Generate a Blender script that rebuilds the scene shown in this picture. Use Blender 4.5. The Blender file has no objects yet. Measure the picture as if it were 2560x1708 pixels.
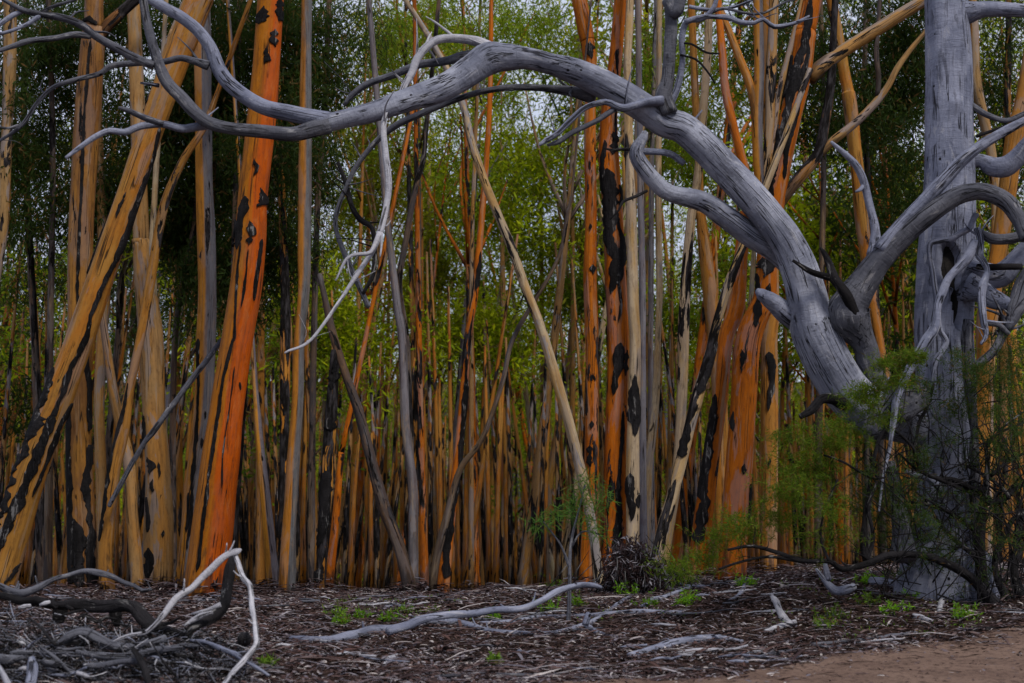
import bpy, math, random
import numpy as np
from mathutils import Vector

random.seed(11)
rng = np.random.default_rng(11)
scene = bpy.context.scene
COL = scene.collection
R = math.radians

# ------------------------------------------------------------------ camera, sky, sun, exposure
F = 2560 * 50.0 / 36.0
TILT = math.atan(562.0 / F)
CAM_Z = 1.0
cam_d = bpy.data.cameras.new('camera')
cam = bpy.data.objects.new('camera', cam_d)
COL.objects.link(cam)
cam.location = (0, 0, CAM_Z)
cam.rotation_euler = (R(90) + TILT, 0, 0)
cam_d.sensor_width = 36.0
cam_d.lens = 50.0
cam_d.clip_end = 2000
cam_d.dof.use_dof = True
cam_d.dof.focus_distance = 20.0
cam_d.dof.aperture_fstop = 1.5
scene.camera = cam

SUN_EL, SUN_AZ = R(48), R(150)
world = bpy.data.worlds.new('World')
scene.world = world
world.use_nodes = True
wn = world.node_tree.nodes
wl = world.node_tree.links
wn.clear()
sky = wn.new('ShaderNodeTexSky')
sky.sky_type = 'NISHITA'
sky.sun_disc = False
sky.sun_elevation = SUN_EL
sky.sun_rotation = SUN_AZ
sky.air_density = 1.0
sky.dust_density = 2.0
sky.ozone_density = 1.2
bg = wn.new('ShaderNodeBackground')
bg.inputs['Strength'].default_value = 0.12
wo = wn.new('ShaderNodeOutputWorld')
# broken overcast: bright thin cloud over the clear sky
tc = wn.new('ShaderNodeTexCoord')
cn = wn.new('ShaderNodeTexNoise')
cn.inputs['Scale'].default_value = 2.2
cn.inputs['Detail'].default_value = 5
cr_ = wn.new('ShaderNodeMapRange')
cr_.inputs[1].default_value, cr_.inputs[2].default_value = .3, .6
cr_.inputs[3].default_value, cr_.inputs[4].default_value = .62, .95
mxs = wn.new('ShaderNodeMix')
mxs.data_type = 'RGBA'
mxs.inputs[7].default_value = (7.9, 8.5, 10.4, 1)
wl.new(tc.outputs['Generated'], cn.inputs['Vector'])
wl.new(cn.outputs[0], cr_.inputs[0])
wl.new(cr_.outputs[0], mxs.inputs[0])
wl.new(sky.outputs[0], mxs.inputs[6])
wl.new(mxs.outputs[2], bg.inputs[0])
wl.new(bg.outputs[0], wo.inputs[0])

sun_d = bpy.data.lights.new('sun', 'SUN')
sun_d.energy = 3.4
sun_d.angle = R(12)
sun_d.color = (1.0, 0.95, 0.87)
sun = bpy.data.objects.new('sun', sun_d)
COL.objects.link(sun)
sdir = Vector((math.sin(SUN_AZ) * math.cos(SUN_EL), math.cos(SUN_AZ) * math.cos(SUN_EL), math.sin(SUN_EL)))
sun.rotation_euler = sdir.to_track_quat('Z', 'Y').to_euler()

vs = scene.view_settings
vs.view_transform = 'Standard'
vs.look = 'None'
vs.exposure = -0.4
vs.gamma = 1.0
vs.use_curve_mapping = False
scene.cycles.max_bounces = 6
scene.cycles.diffuse_bounces = 3
scene.cycles.glossy_bounces = 2
scene.cycles.transmission_bounces = 3
scene.cycles.use_denoising = True

# ------------------------------------------------------------------ pixel measurements -> metres
CROPS = {'TL': (0, 0, .5485), 'TC': (850, 0, .5485), 'TR': (1700, 0, .5485), 'BL': (0, 850, .5472), 'BC': (850, 850, .5472),
         'BR': (1700, 850, .5472), 'RA': (2060, 300, .3189), 'RB': (2060, 800, .3189), 'LL': (0, 1250, .2921), 'CC': (1360, 1000, .3189),
         'S': (0, 0, 1.0), 'D': (0, 0, 1.0894)}


def parse(s):
    """'TL 10 20 5; 30 40 6' -> [(px, py, radius_px)] in photograph pixels"""
    out, crop, r, sw = [], None, 5, False
    for item in s.split(';'):
        t = item.split()
        if not t:
            continue
        if t[0] in CROPS:
            crop = CROPS[t[0]]
            t = t[1:]
            sw = True
        x, y = float(t[0]), float(t[1])
        if len(t) > 2:
            r = float(t[2]) * crop[2]
        q = (crop[0] + x * crop[2], crop[1] + y * crop[2], r)
        if sw and out and math.hypot(q[0] - out[-1][0], q[1] - out[-1][1]) < 42:
            out.pop()
        sw = False
        out.append(q)
    return out


CT, ST = math.cos(TILT), math.sin(TILT)


def at(px, py, Y):
    a, b = (px - 1280) / F, -(py - 854) / F
    d = Vector((a, CT - b * ST, ST + b * CT))
    s = Y / d.y
    return Vector((d.x * s, Y, CAM_Z + d.z * s)), s / F


def sstep(a, b, x):
    t = np.clip((np.asarray(x, float) - a) / (b - a), 0, 1)
    return t * t * (3 - 2 * t)


def gz(x, y):
    x = np.asarray(x, float)
    y = np.asarray(y, float)
    z = .6 * sstep(11, 22, y) - .02 * np.clip(y - 24.5, 0, 85.5)
    z = z + .36 * sstep(1.2, 4.6, x) * sstep(14, 20, y) * (1 - sstep(26, 45, y))
    z = z + 20 * np.clip((y - 115) / 150, 0, 1.6) ** 2
    z = z + .06 * sstep(19, 21.3, y) * (1 - sstep(25, 28, y)) * (np.sin(1.9 * x + .7) * np.sin(.83 * x + 2) + .5 * np.sin(4.7 * x + .4 * y) + .35 * np.sin(9.1 * x + y))
    z = z + .022 * np.sin(1.7 * x + .6 * y) * np.sin(1.1 * y - .5 * x + 1) + .03 * np.sin(.7 * x - 2) * np.sin(.53 * y)
    return z


def on_ground(px, py, lift=0.0, ymax=24.0):
    lo = 9.0
    Y = lo
    while Y < ymax:
        p, s = at(px, py, Y)
        if p.z <= float(gz(p.x, Y)) + lift:
            break
        Y += .04
    p, s = at(px, py, min(Y, ymax))
    return p, s


# ------------------------------------------------------------------ mesh helpers
def resample(P, Rd, step):
    P = np.asarray(P, float)
    Rd = np.asarray(Rd, float)
    n = len(P)
    if n == 2:
        P = np.vstack([P[0], (P[0] + P[1]) / 2, P[1]])
        Rd = np.array([Rd[0], (Rd[0] + Rd[1]) / 2, Rd[1]])
        n = 3
    Q = np.vstack([2 * P[0] - P[1], P, 2 * P[-1] - P[-2]])
    outP, outR = [], []
    for i in range(n - 1):
        p0, p1, p2, p3 = Q[i], Q[i + 1], Q[i + 2], Q[i + 3]
        L = np.linalg.norm(p2 - p1)
        k = max(1, int(round(L / step)))
        t = (np.arange(k) / k)[:, None]
        outP.append(.5 * ((2 * p1) + (-p0 + p2) * t + (2 * p0 - 5 * p1 + 4 * p2 - p3) * t ** 2 + (-p0 + 3 * p1 - 3 * p2 + p3) * t ** 3))
        tt = t[:, 0] * t[:, 0] * (3 - 2 * t[:, 0])
        outR.append(Rd[i] + (Rd[i + 1] - Rd[i]) * tt)
    outP.append(P[-1:])
    outR.append(Rd[-1:])
    return np.vstack(outP), np.concatenate(outR)


class MB:
    def __init__(self):
        self.V, self.Q, self.T, self.A, self.n = [], [], [], [], 0

    def add(self, V, quads=None, tris=None, attr=None):
        V = np.asarray(V, float)
        self.V.append(V)
        if quads is not None and len(quads):
            self.Q.append(np.asarray(quads, int) + self.n)
        if tris is not None and len(tris):
            self.T.append(np.asarray(tris, int) + self.n)
        self.A.append(np.zeros((len(V), 3)) if attr is None else np.asarray(attr, float))
        self.n += len(V)
        return self

    def tube(self, P, Rd, step=.1, sides=12, lump=.06, wob=0.0, ridge=0.0, fn=None, cap=True):
        pts, rad = resample(P, Rd, step)
        m = len(pts)
        if wob:
            l0 = np.arange(m) * step
            for ax in range(3):
                pts[:, ax] += wob * np.sin(l0 * rng.uniform(1.5, 4) + rng.uniform(0, 6)) * np.minimum(1, np.arange(m) / 4)
        tg = np.gradient(pts, axis=0)
        tg /= np.linalg.norm(tg, axis=1)[:, None] + 1e-9
        nx = np.zeros((m, 3))
        ref = np.array([1., 0, 0]) if abs(tg[0, 0]) < .9 else np.array([0, 1., 0])
        v = ref
        for i in range(m):
            v = v - tg[i] * np.dot(v, tg[i])
            v /= np.linalg.norm(v) + 1e-9
            nx[i] = v
        bx = np.cross(tg, nx)
        L = np.concatenate([[0], np.cumsum(np.linalg.norm(np.diff(pts, axis=0), axis=1))])
        th = np.linspace(0, 2 * np.pi, sides, endpoint=False)
        T, LL = np.meshgrid(th, L)
        r0 = max(rad.max(), .02)
        f = np.zeros_like(T)
        for k, w in ((1, .5), (2, .6), (3, .45), (5, .25)):
            f += w * np.sin(k * T + rng.uniform(0, 6) + rng.uniform(-1, 1) * LL / r0 * .25) * np.sin(LL / r0 * rng.uniform(.15, .6) + rng.uniform(0, 6))
        g = 1 + lump * f
        if ridge:
            kk = rng.integers(7, 11)
            g += ridge * np.sin(kk * T + .8 * np.sin(LL / r0 * .4 + 1) + LL / r0 * .2) * (.6 + .4 * np.sin(LL / r0 * .3))
        rr = rad[:, None] * g
        if fn is not None:
            rr = fn(rr, T, LL, pts)
        V = pts[:, None, :] + rr[..., None] * (np.cos(T)[..., None] * nx[:, None, :] + np.sin(T)[..., None] * bx[:, None, :])
        A = np.stack([np.cos(T) * rad[:, None], np.sin(T) * rad[:, None], LL], -1)
        i = np.arange(m - 1)[:, None] * sides
        j = np.arange(sides)[None, :]
        jn = (j + 1) % sides
        q = np.stack([i + j, i + jn, i + sides + jn, i + sides + j], -1).reshape(-1, 4)
        V = V.reshape(-1, 3)
        A = A.reshape(-1, 3)
        tris = []
        if cap:
            c0, c1 = len(V), len(V) + 1
            V = np.vstack([V, pts[0], pts[-1] + tg[-1] * rad[-1] * .35])
            A = np.vstack([A, [0, 0, 0], [0, 0, L[-1]]])
            tris = [(c0, (k + 1) % sides, k) for k in range(sides)] + [(c1, (m - 1) * sides + k, (m - 1) * sides + (k + 1) % sides) for k in range(sides)]
        return self.add(V, q, tris, A)

    def mesh(self, name, smooth=True):
        me = bpy.data.meshes.new(name)
        V = np.vstack(self.V)
        Q = np.vstack(self.Q) if self.Q else np.zeros((0, 4), int)
        T = np.vstack(self.T) if self.T else np.zeros((0, 3), int)
        nq, nt = len(Q), len(T)
        me.vertices.add(len(V))
        me.vertices.foreach_set('co', V.ravel().astype(np.float32))
        me.loops.add(nq * 4 + nt * 3)
        me.loops.foreach_set('vertex_index', np.concatenate([Q.ravel(), T.ravel()]).astype(np.int32))
        me.polygons.add(nq + nt)
        me.polygons.foreach_set('loop_start', np.concatenate([np.arange(nq) * 4, nq * 4 + np.arange(nt) * 3]).astype(np.int32))
        if smooth:
            me.polygons.foreach_set('use_smooth', np.ones(nq + nt, bool))
        a = me.attributes.new('bark', 'FLOAT_VECTOR', 'POINT')
        a.data.foreach_set('vector', np.vstack(self.A).ravel().astype(np.float32))
        me.update(calc_edges=True)
        return me

    def obj(self, name, mat, parent=None, smooth=True):
        o = bpy.data.objects.new(name, self.mesh(name, smooth))
        o.data.materials.append(mat)
        COL.objects.link(o)
        if parent is not None:
            link(o, parent)
        return o


def link(o, parent):
    o.parent = parent
    if parent.type == 'EMPTY':
        o.matrix_parent_inverse = parent.matrix_basis.inverted()


def empty(name, loc, label, cat, group=None):
    o = bpy.data.objects.new(name, None)
    o.location = loc
    o.empty_display_size = .2
    COL.objects.link(o)
    return tag(o, label, cat, group)


def tag(o, label=None, cat=None, group=None, kind=None):
    if label:
        o['label'] = label
    if cat:
        o['category'] = cat
    if group:
        o['group'] = group
    if kind:
        o['kind'] = kind
    return o


# ------------------------------------------------------------------ materials
class N:
    def __init__(self, name):
        self.m = bpy.data.materials.new(name)
        self.m.use_nodes = True
        self.t = self.m.node_tree
        self.t.nodes.clear()

    def n(self, kind, **kw):
        x = self.t.nodes.new(kind)
        for k, v in kw.items():
            setattr(x, k, v)
        return x

    def l(self, a, b):
        self.t.links.new(a, b)

    def put(self, sock, v):
        if hasattr(v, 'is_output') or isinstance(v, bpy.types.NodeSocket):
            self.l(v, sock)
        else:
            sock.default_value = v

    def math(self, op, a, b=0.0, c=0.0, clamp=False):
        x = self.n('ShaderNodeMath', operation=op, use_clamp=clamp)
        for i, v in enumerate((a, b, c)):
            self.put(x.inputs[i], v)
        return x.outputs[0]

    def vmath(self, op, a, b=(0, 0, 0)):
        x = self.n('ShaderNodeVectorMath', operation=op)
        self.put(x.inputs[0], a)
        self.put(x.inputs[1], b)
        return x.outputs[0]

    def noise(self, vec, scale, detail=3, rough=.55, dist=0.0):
        x = self.n('ShaderNodeTexNoise')
        self.put(x.inputs['Vector'], vec)
        x.inputs['Scale'].default_value = scale
        x.inputs['Detail'].default_value = detail
        x.inputs['Roughness'].default_value = rough
        x.inputs['Distortion'].default_value = dist
        return x.outputs[0]

    def mix(self, f, a, b):
        x = self.n('ShaderNodeMix', data_type='RGBA')
        self.put(x.inputs[0], f)
        for s, v in ((x.inputs[6], a), (x.inputs[7], b)):
            if isinstance(v, tuple):
                v = (*v, 1) if len(v) == 3 else v
            self.put(s, v)
        return x.outputs[2]

    def ramp(self, f, lo, hi):
        x = self.n('ShaderNodeMapRange', interpolation_type='SMOOTHSTEP')
        self.put(x.inputs[0], f)
        self.put(x.inputs[1], lo)
        self.put(x.inputs[2], hi)
        return x.outputs[0]

    def attr(self, name, typ='GEOMETRY'):
        return self.n('ShaderNodeAttribute', attribute_type=typ, attribute_name=name)

    def out(self, shader):
        o = self.n('ShaderNodeOutputMaterial')
        self.l(shader, o.inputs[0])
        return self.m

    def princ(self, col, rough=.8, spec=.25, normal=None):
        p = self.n('ShaderNodeBsdfPrincipled')
        self.put(p.inputs['Base Color'], col)
        self.put(p.inputs['Roughness'], rough)
        p.inputs['Specular IOR Level'].default_value = spec
        if normal is not None:
            self.l(normal, p.inputs['Normal'])
        return p.outputs[0]

    def bump(self, h, strength=.5, dist=.02):
        b = self.n('ShaderNodeBump')
        b.inputs['Strength'].default_value = strength
        b.inputs['Distance'].default_value = dist
        self.put(b.inputs['Height'], h)
        return b.outputs[0]


def mat_live_bark():
    """living gum bark: colours and patch amount come from properties of each trunk"""
    k = N('living_gum_bark')
    pos = k.attr('bark').outputs['Vector']
    rnd = k.n('ShaderNodeObjectInfo').outputs['Random']
    off = k.math('MULTIPLY', rnd, 37.0)
    p = k.vmath('ADD', pos, off)
    ps = k.vmath('MULTIPLY', p, (1, 1, .22))
    pl = k.vmath('MULTIPLY', p, (1, 1, .05))
    a, b = k.attr('bark_a', 'OBJECT').outputs['Color'], k.attr('bark_b', 'OBJECT').outputs['Color']
    patch = k.attr('patch', 'OBJECT').outputs['Fac']
    grey = k.attr('grey', 'OBJECT').outputs['Fac']
    side = k.attr('side', 'OBJECT').outputs['Fac']
    n1 = k.noise(ps, 3.2, 4, .6, .3)
    # one flank of the trunk in the second colour
    sx = k.n('ShaderNodeSeparateXYZ')
    k.l(pos, sx.inputs[0])
    hyp = k.math('SQRT', k.math('ADD', k.math('MULTIPLY', sx.outputs[0], sx.outputs[0]), k.math('MULTIPLY', sx.outputs[1], sx.outputs[1])))
    c = k.math('DIVIDE', sx.outputs[0], k.math('ADD', hyp, .001))
    flank = k.ramp(k.math('ADD', k.math('MULTIPLY', c, .8), k.math('MULTIPLY', k.math('SUBTRACT', k.noise(pl, 7, 3), .5), 1.4)), -.12, .22)
    f = k.math('ADD', k.math('MULTIPLY', flank, side), k.math('MULTIPLY', k.ramp(n1, .42, .66), k.math('SUBTRACT', 1.0, side)))
    col = k.mix(f, a, b)
    # streaks running up the stem
    st = k.noise(k.vmath('MULTIPLY', p, (1, 1, .05)), 17, 4, .65)
    col = k.mix(k.math('MULTIPLY', k.ramp(st, .46, .68), .55), col, k.mix(.7, col, (.06, .022, .010)))
    fine = k.noise(k.vmath('MULTIPLY', p, (1, 1, .4)), 26, 4, .75)
    col = k.mix(k.math('MULTIPLY', k.ramp(fine, .52, .7), .38), col, (.04, .024, .018))
    mid = k.noise(k.vmath('ADD', k.vmath('MULTIPLY', p, (1, 1, .3)), (1, 8, 3)), 11, 5, .68, .4)
    col = k.mix(k.math('MULTIPLY', k.ramp(mid, .5, .68), .5), col, k.mix(.62, col, (.05, .022, .014)))
    col = k.mix(k.math('MULTIPLY', k.ramp(mid, .47, .33), .35), col, k.mix(.3, col, (.58, .30, .09)))
    # pale grey blotches
    gm = k.math('MULTIPLY', k.ramp(k.noise(k.vmath('ADD', ps, (9, 4, 2)), 4.5, 4, .6, .5), .54, .58), grey)
    col = k.mix(gm, col, k.mix(n1, (.14, .13, .15), (.25, .235, .24)))
    ws = k.ramp(k.noise(k.vmath('ADD', k.vmath('MULTIPLY', p, (1, 1, .07)), (5, 1, 9)), 8, 4, .6, .3), .55, .62)
    col = k.mix(k.math('MULTIPLY', ws, k.math('MULTIPLY', grey, 1.3, clamp=True)), col, k.mix(n1, (.20, .15, .12), (.34, .25, .15)))
    # plates of old dark bark, sharp ragged edges
    pn = k.noise(k.vmath('ADD', k.vmath('MULTIPLY', p, (1, 1, .17)), (3, 7, 5)), 6.5, 6, .62, .6)
    big = k.noise(k.vmath('MULTIPLY', p, (.4, .4, .12)), 3.0, 2)
    pm = k.ramp(k.math('ADD', k.math('ADD', pn, k.math('MULTIPLY', k.math('SUBTRACT', big, .5), .55)), k.math('SUBTRACT', patch, .5)), .60, .618)
    dk = k.mix(k.ramp(k.noise(ps, 14, 4, .7), .4, .7), (.006, .005, .0045), (.045, .040, .043))
    col = k.mix(pm, col, dk)
    # hairline splits
    cr = k.noise(k.vmath('MULTIPLY', p, (1, 1, .03)), 9, 2, .5, .4)
    cm = k.math('SUBTRACT', 1.0, k.ramp(k.math('ABSOLUTE', k.math('SUBTRACT', cr, .5)), .004, .012))
    cm = k.math('MULTIPLY', cm, k.ramp(k.noise(p, 1.3, 2), .45, .55))
    col = k.mix(k.math('MULTIPLY', cm, .85), col, (.012, .009, .008))
    # smoke-blackened foot
    ft = k.ramp(k.math('ADD', sx.outputs[2], k.math('MULTIPLY', k.math('SUBTRACT', pn, .5), 2.6)), .6, .3)
    col = k.mix(k.math('MULTIPLY', ft, .65), col, (.022, .014, .010))
    h = k.math('SUBTRACT', k.math('ADD', k.math('ADD', pm, k.math('MULTIPLY', fine, .35)), k.math('MULTIPLY', st, .5)), cm)
    rough = k.math('ADD', .55, k.math('MULTIPLY', pm, .4))
    return k.out(k.princ(col, rough, .07, k.bump(h, .9, .018)))


def mat_dead(name, c0, c1, dark, dmix=.5):
    """weathered barkless wood, grain along the limb"""
    k = N(name)
    pos = k.attr('bark').outputs['Vector']
    off = k.math('MULTIPLY', k.n('ShaderNodeObjectInfo').outputs['Random'], 23.0)
    p = k.vmath('ADD', pos, off)
    g = k.vmath('MULTIPLY', p, (1, 1, .09))
    big = k.noise(k.vmath('MULTIPLY', p, (1, 1, .5)), 3.0, 5, .62, .4)
    grain = k.noise(g, 24, 5, .72, .25)
    wr = k.noise(k.vmath('MULTIPLY', p, (.5, .5, 2.2)), 9, 5, .7, .9)
    col = k.mix(k.ramp(big, .35, .68), c0, c1)
    col = k.mix(k.math('MULTIPLY', k.ramp(grain, .5, .72), .42), col, dark)
    col = k.mix(k.math('MULTIPLY', k.ramp(wr, .56, .72), .3), col, dark)
    blot = k.ramp(k.noise(k.vmath('MULTIPLY', p, (1, 1, .3)), 6.5, 6, .7, .7), .56, .64)
    col = k.mix(k.math('MULTIPLY', blot, dmix), col, dark)
    pale = k.ramp(k.noise(k.vmath('ADD', k.vmath('MULTIPLY', p, (1, 1, .25)), (4, 4, 4)), 9, 5, .7, .5), .58, .66)
    col = k.mix(k.math('MULTIPLY', pale, .45), col, k.mix(.5, c1, (.6, .57, .55)))
    cr = k.noise(k.vmath('MULTIPLY', p, (1, 1, .045)), 12, 3, .55, .5)
    cm = k.math('SUBTRACT', 1.0, k.ramp(k.math('ABSOLUTE', k.math('SUBTRACT', cr, .52)), .006, .02))
    cm = k.math('MULTIPLY', cm, k.ramp(k.noise(p, 2.3, 2), .46, .54))
    col = k.mix(k.math('MULTIPLY', cm, .9), col, (.014, .013, .015))
    vo = k.n('ShaderNodeTexVoronoi')
    k.l(k.vmath('MULTIPLY', p, (1, 1, .8)), vo.inputs['Vector'])
    vo.inputs['Scale'].default_value = 4.5
    kn = k.math('SUBTRACT', 1.0, k.ramp(vo.outputs['Distance'], .05, .09))
    kn = k.math('MULTIPLY', kn, k.ramp(k.noise(p, 1.9, 1), .5, .52))
    col = k.mix(kn, col, (.012, .011, .012))
    h = k.math('ADD', k.math('SUBTRACT', k.math('MULTIPLY', grain, .9), k.math('MULTIPLY', cm, 1.6)), k.math('SUBTRACT', k.math('MULTIPLY', wr, .9), kn))
    return k.out(k.princ(col, .82, .08, k.bump(h, 1.0, .02)))


def mat_leaf():
    k = N('gum_leaf')
    a, b = k.attr('leaf_a', 'OBJECT').outputs['Color'], k.attr('leaf_b', 'OBJECT').outputs['Color']
    v = k.n('ShaderNodeSeparateXYZ')
    k.l(k.attr('bark').outputs['Vector'], v.inputs[0])
    col = k.mix(v.outputs[0], a, b)
    col = k.mix(k.math('MULTIPLY', k.ramp(v.outputs[1], .86, .93), .8), col, (.16, .08, .03))
    d = k.princ(col, .6, .08)
    tr = k.n('ShaderNodeBsdfTranslucent')
    k.l(k.mix(.35, col, (.10, .16, .01)), tr.inputs[0])
    mx = k.n('ShaderNodeMixShader')
    mx.inputs[0].default_value = .45
    k.l(d, mx.inputs[1])
    k.l(tr.outputs[0], mx.inputs[2])
    return k.out(mx.outputs[0])


def mat_litter():
    k = N('leaf_litter')
    v = k.n('ShaderNodeSeparateXYZ')
    k.l(k.attr('bark').outputs['Vector'], v.inputs[0])
    cr = k.n('ShaderNodeValToRGB')
    el = cr.color_ramp.elements
    el[0].position, el[0].color = 0, (.035, .022, .02, 1)
    el[1].position, el[1].color = 1, (.42, .37, .35, 1)
    for q, c in ((.22, (.042, .026, .027, 1)), (.42, (.085, .046, .040, 1)), (.58, (.125, .088, .083, 1)), (.72, (.125, .112, .135, 1)), (.86, (.26, .235, .25, 1))):
        e = el.new(q)
        e.color = c
    k.l(v.outputs[0], cr.inputs[0])
    n = k.noise(k.n('ShaderNodeTexCoord').outputs['Object'], 60, 2)
    col = k.mix(k.math('MULTIPLY', k.ramp(n, .5, .7), .35), cr.outputs[0], (.03, .02, .018))
    return k.out(k.princ(col, .85, .05))


def mat_ground(name, c0, c1, c2, scale=1.0, b=.8):
    k = N(name)
    p = k.n('ShaderNodeTexCoord').outputs['Object']
    n1, n2, n3 = k.noise(p, 1.3 * scale, 4, .6), k.noise(p, 14 * scale, 5, .7), k.noise(p, 90 * scale, 3, .7)
    col = k.mix(k.ramp(n1, .35, .65), c0, c1)
    col = k.mix(k.ramp(n2, .48, .66), col, c2)
    col = k.mix(k.math('MULTIPLY', k.ramp(n3, .5, .7), .5), col, (.025, .018, .016))
    return k.out(k.princ(col, .95, .03, k.bump(k.math('ADD', n2, k.math('MULTIPLY', n3, .6)), b, .03)))


BARK = mat_live_bark()
DEAD = mat_dead('dead_silver_wood', (.135, .145, .20), (.255, .265, .335), (.026, .025, .033), .5)
DEAD_ARCH = mat_dead('silver_arch_wood', (.15, .158, .205), (.335, .345, .41), (.035, .034, .043), .5)
DEAD_DARK = mat_dead('dark_weathered_wood', (.065, .066, .082), (.13, .13, .15), (.012, .0115, .013), .65)
CHAR = mat_dead('blackened_wood', (.007, .0062, .0065), (.022, .020, .022), (.003, .003, .003), .7)
PALE = mat_dead('bleached_stick_wood', (.30, .295, .33), (.46, .45, .48), (.09, .08, .085), .35)
HOLLOW = mat_dead('shaded_hollow_wood', (.01, .009, .009), (.03, .026, .024), (.005, .005, .005), .7)
LEAF = mat_leaf()
LITTER = mat_litter()
GROUND = mat_ground('forest_floor', (.035, .022, .017), (.055, .034, .027), (.018, .012, .010))
DIRT = mat_ground('sandy_track', (.135, .087, .067), (.185, .122, .093), (.07, .045, .036), 1.0, .5)
PLATE = mat_dead('old_bark_plate', (.006, .0052, .005), (.020, .018, .019), (.003, .003, .003), .6)

# bark kinds: first colour, second colour, patches, grey blotches, flank
KINDS = {
    'orange': ((.40, .105, .004), (.28, .066, .003), .51, .3, 0.0),
    'red': ((.36, .115, .006), (.43, .078, .002), .40, .04, 1.0),
    'ochre': ((.31, .145, .028), (.33, .12, .014), .46, .3, 0.0),
    'tan': ((.29, .165, .065), (.37, .175, .04), .49, .6, 0.0),
    'cream': ((.42, .33, .215), (.40, .24, .09), .49, .55, 0.0),
    'grey': ((.13, .12, .13), (.08, .072, .075), .48, .5, 0.0),
    'slate': ((.12, .12, .15), (.18, .17, .195), .45, .3, 0.0),
    'brown': ((.19, .085, .026), (.30, .135, .024), .60, .2, 0.0),
    'black': ((.40, .17, .026), (.37, .13, .014), .64, .1, 0.0),
    'dark': ((.05, .042, .042), (.10, .065, .04), .56, .2, 0.0),
    'half': ((.38, .155, .018), (.115, .11, .12), .49, .2, 1.0),
}


def bark_props(o, kind, jit=.12):
    a, b, patch, grey, side = KINDS[kind]
    s = 1 + random.uniform(-jit, jit)
    h = random.uniform(-jit, jit) * .5
    o['bark_a'] = [a[0] * s, a[1] * s * (1 + h), a[2] * s * (1 + h)]
    o['bark_b'] = [b[0] * s, b[1] * s * (1 - h), b[2] * s]
    o['patch'] = patch + random.uniform(-.03, .03)
    o['grey'] = grey
    o['side'] = side


LEAVES = {
    'dark': ((.014, .028, .008), (.042, .070, .014)),  # shade under the canopy put into the leaf colour
    'mid': ((.05, .10, .006), (.24, .33, .014)),
    'bright': ((.085, .17, .003), (.50, .55, .008)),  # brightness of the open centre put into the leaf colour
    'olive': ((.08, .12, .006), (.34, .34, .014)),
    'lime': ((.10, .26, .008), (.22, .42, .02)),
    'weed': ((.06, .13, .012), (.17, .27, .03)),
    'blue': ((.04, .12, .025), (.12, .22, .03)),
    'needle': ((.040, .085, .008), (.15, .21, .014)),
    'needle_shaded': ((.022, .05, .012), (.06, .095, .02)),  # same needles, darkened in colour for the shaded right side
}


def leaf_props(o, kind, jit=.15):
    a, b = LEAVES[kind]
    s = 1 + random.uniform(-jit, jit)
    o['leaf_a'] = [v * s for v in a]
    o['leaf_b'] = [v * s for v in b]


def leaves(mb, C, size, width, droop=.8, spread=.65, cup=0.0):
    """one narrow four-cornered leaf at each point of C"""
    n = len(C)
    d = rng.normal(0, spread, (n, 3))
    d[:, 2] -= droop
    d /= np.linalg.norm(d, axis=1)[:, None] + 1e-9
    w = np.cross(d, rng.normal(0, 1, (n, 3)))
    w /= np.linalg.norm(w, axis=1)[:, None] + 1e-9
    s = size * rng.uniform(.6, 1.3, n)[:, None]
    ww = width * rng.uniform(.6, 1.25, n)[:, None]
    bend = np.cross(d, w) * s * cup
    V = np.stack([C, C + d * s * .42 + w * ww * .5 + bend, C + d * s, C + d * s * .42 - w * ww * .5 + bend], 1).reshape(-1, 3)
    q = np.arange(n * 4).reshape(n, 4)
    A = np.repeat(np.stack([rng.uniform(0, 1, n), rng.uniform(0, 1, n), np.zeros(n)], 1), 4, 0)
    return mb.add(V, q, None, A)


def cloud(mb, centre, rad, n_clump, per, size, width, droop=.8, clump_r=.35, flat=.75):
    """foliage in ragged sprays round a centre"""
    u = rng.normal(0, 1, (n_clump, 3))
    u /= np.linalg.norm(u, axis=1)[:, None]
    u *= (rng.uniform(.15, 1, n_clump) ** .45)[:, None]
    u[:, 2] *= flat
    cc = np.asarray(centre) + u * rad
    tone = rng.uniform(0, 1, n_clump)
    k = rng.poisson(per, n_clump) + 4
    idx = np.repeat(np.arange(n_clump), k)
    off = rng.normal(0, 1, (len(idx), 3)) * np.array([clump_r, clump_r, clump_r * 1.15]) * rng.uniform(.5, 1.3, n_clump)[idx][:, None]
    a0 = mb.n
    leaves(mb, cc[idx] + off, size, width, droop)
    t = np.clip(tone[idx] * .75 + rng.uniform(0, .3, len(idx)), 0, 1)
    mb.A[-1][:, 0] = np.repeat(t, 4)
    return cc


# ------------------------------------------------------------------ ground, road
def axis_pts(fine_lo, fine_hi, fine, lo, hi):
    a = list(np.arange(fine_lo, fine_hi, fine))
    s, x = fine, fine_hi
    while x < hi:
        a.append(x)
        s *= 1.18
        x += s
    a.append(hi)
    s, x = fine, fine_lo
    pre = []
    while x > lo:
        s *= 1.18
        x -= s
        pre.append(max(x, lo))
    return np.array(sorted(set(pre)) + a)


xs, ys = axis_pts(-9, 9, .09, -420, 420), axis_pts(10, 26, .09, -60, 520)
X, Yg = np.meshgrid(xs, ys)
Z = gz(X, Yg)
fine_mask = (np.abs(X) < 9) & (Yg > 10) & (Yg < 26)
Z = Z + fine_mask * (.010 * rng.normal(0, 1, Z.shape))
nx_, ny_ = len(xs), len(ys)
gi = np.arange(ny_ - 1)[:, None] * nx_ + np.arange(nx_ - 1)[None, :]
mb = MB().add(np.stack([X, Yg, Z], -1).reshape(-1, 3), np.stack([gi, gi + 1, gi + nx_ + 1, gi + nx_], -1).reshape(-1, 4))
tag(mb.obj('ground', GROUND), 'leaf strewn brown forest floor rising from the track', None, None, 'structure')


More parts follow.
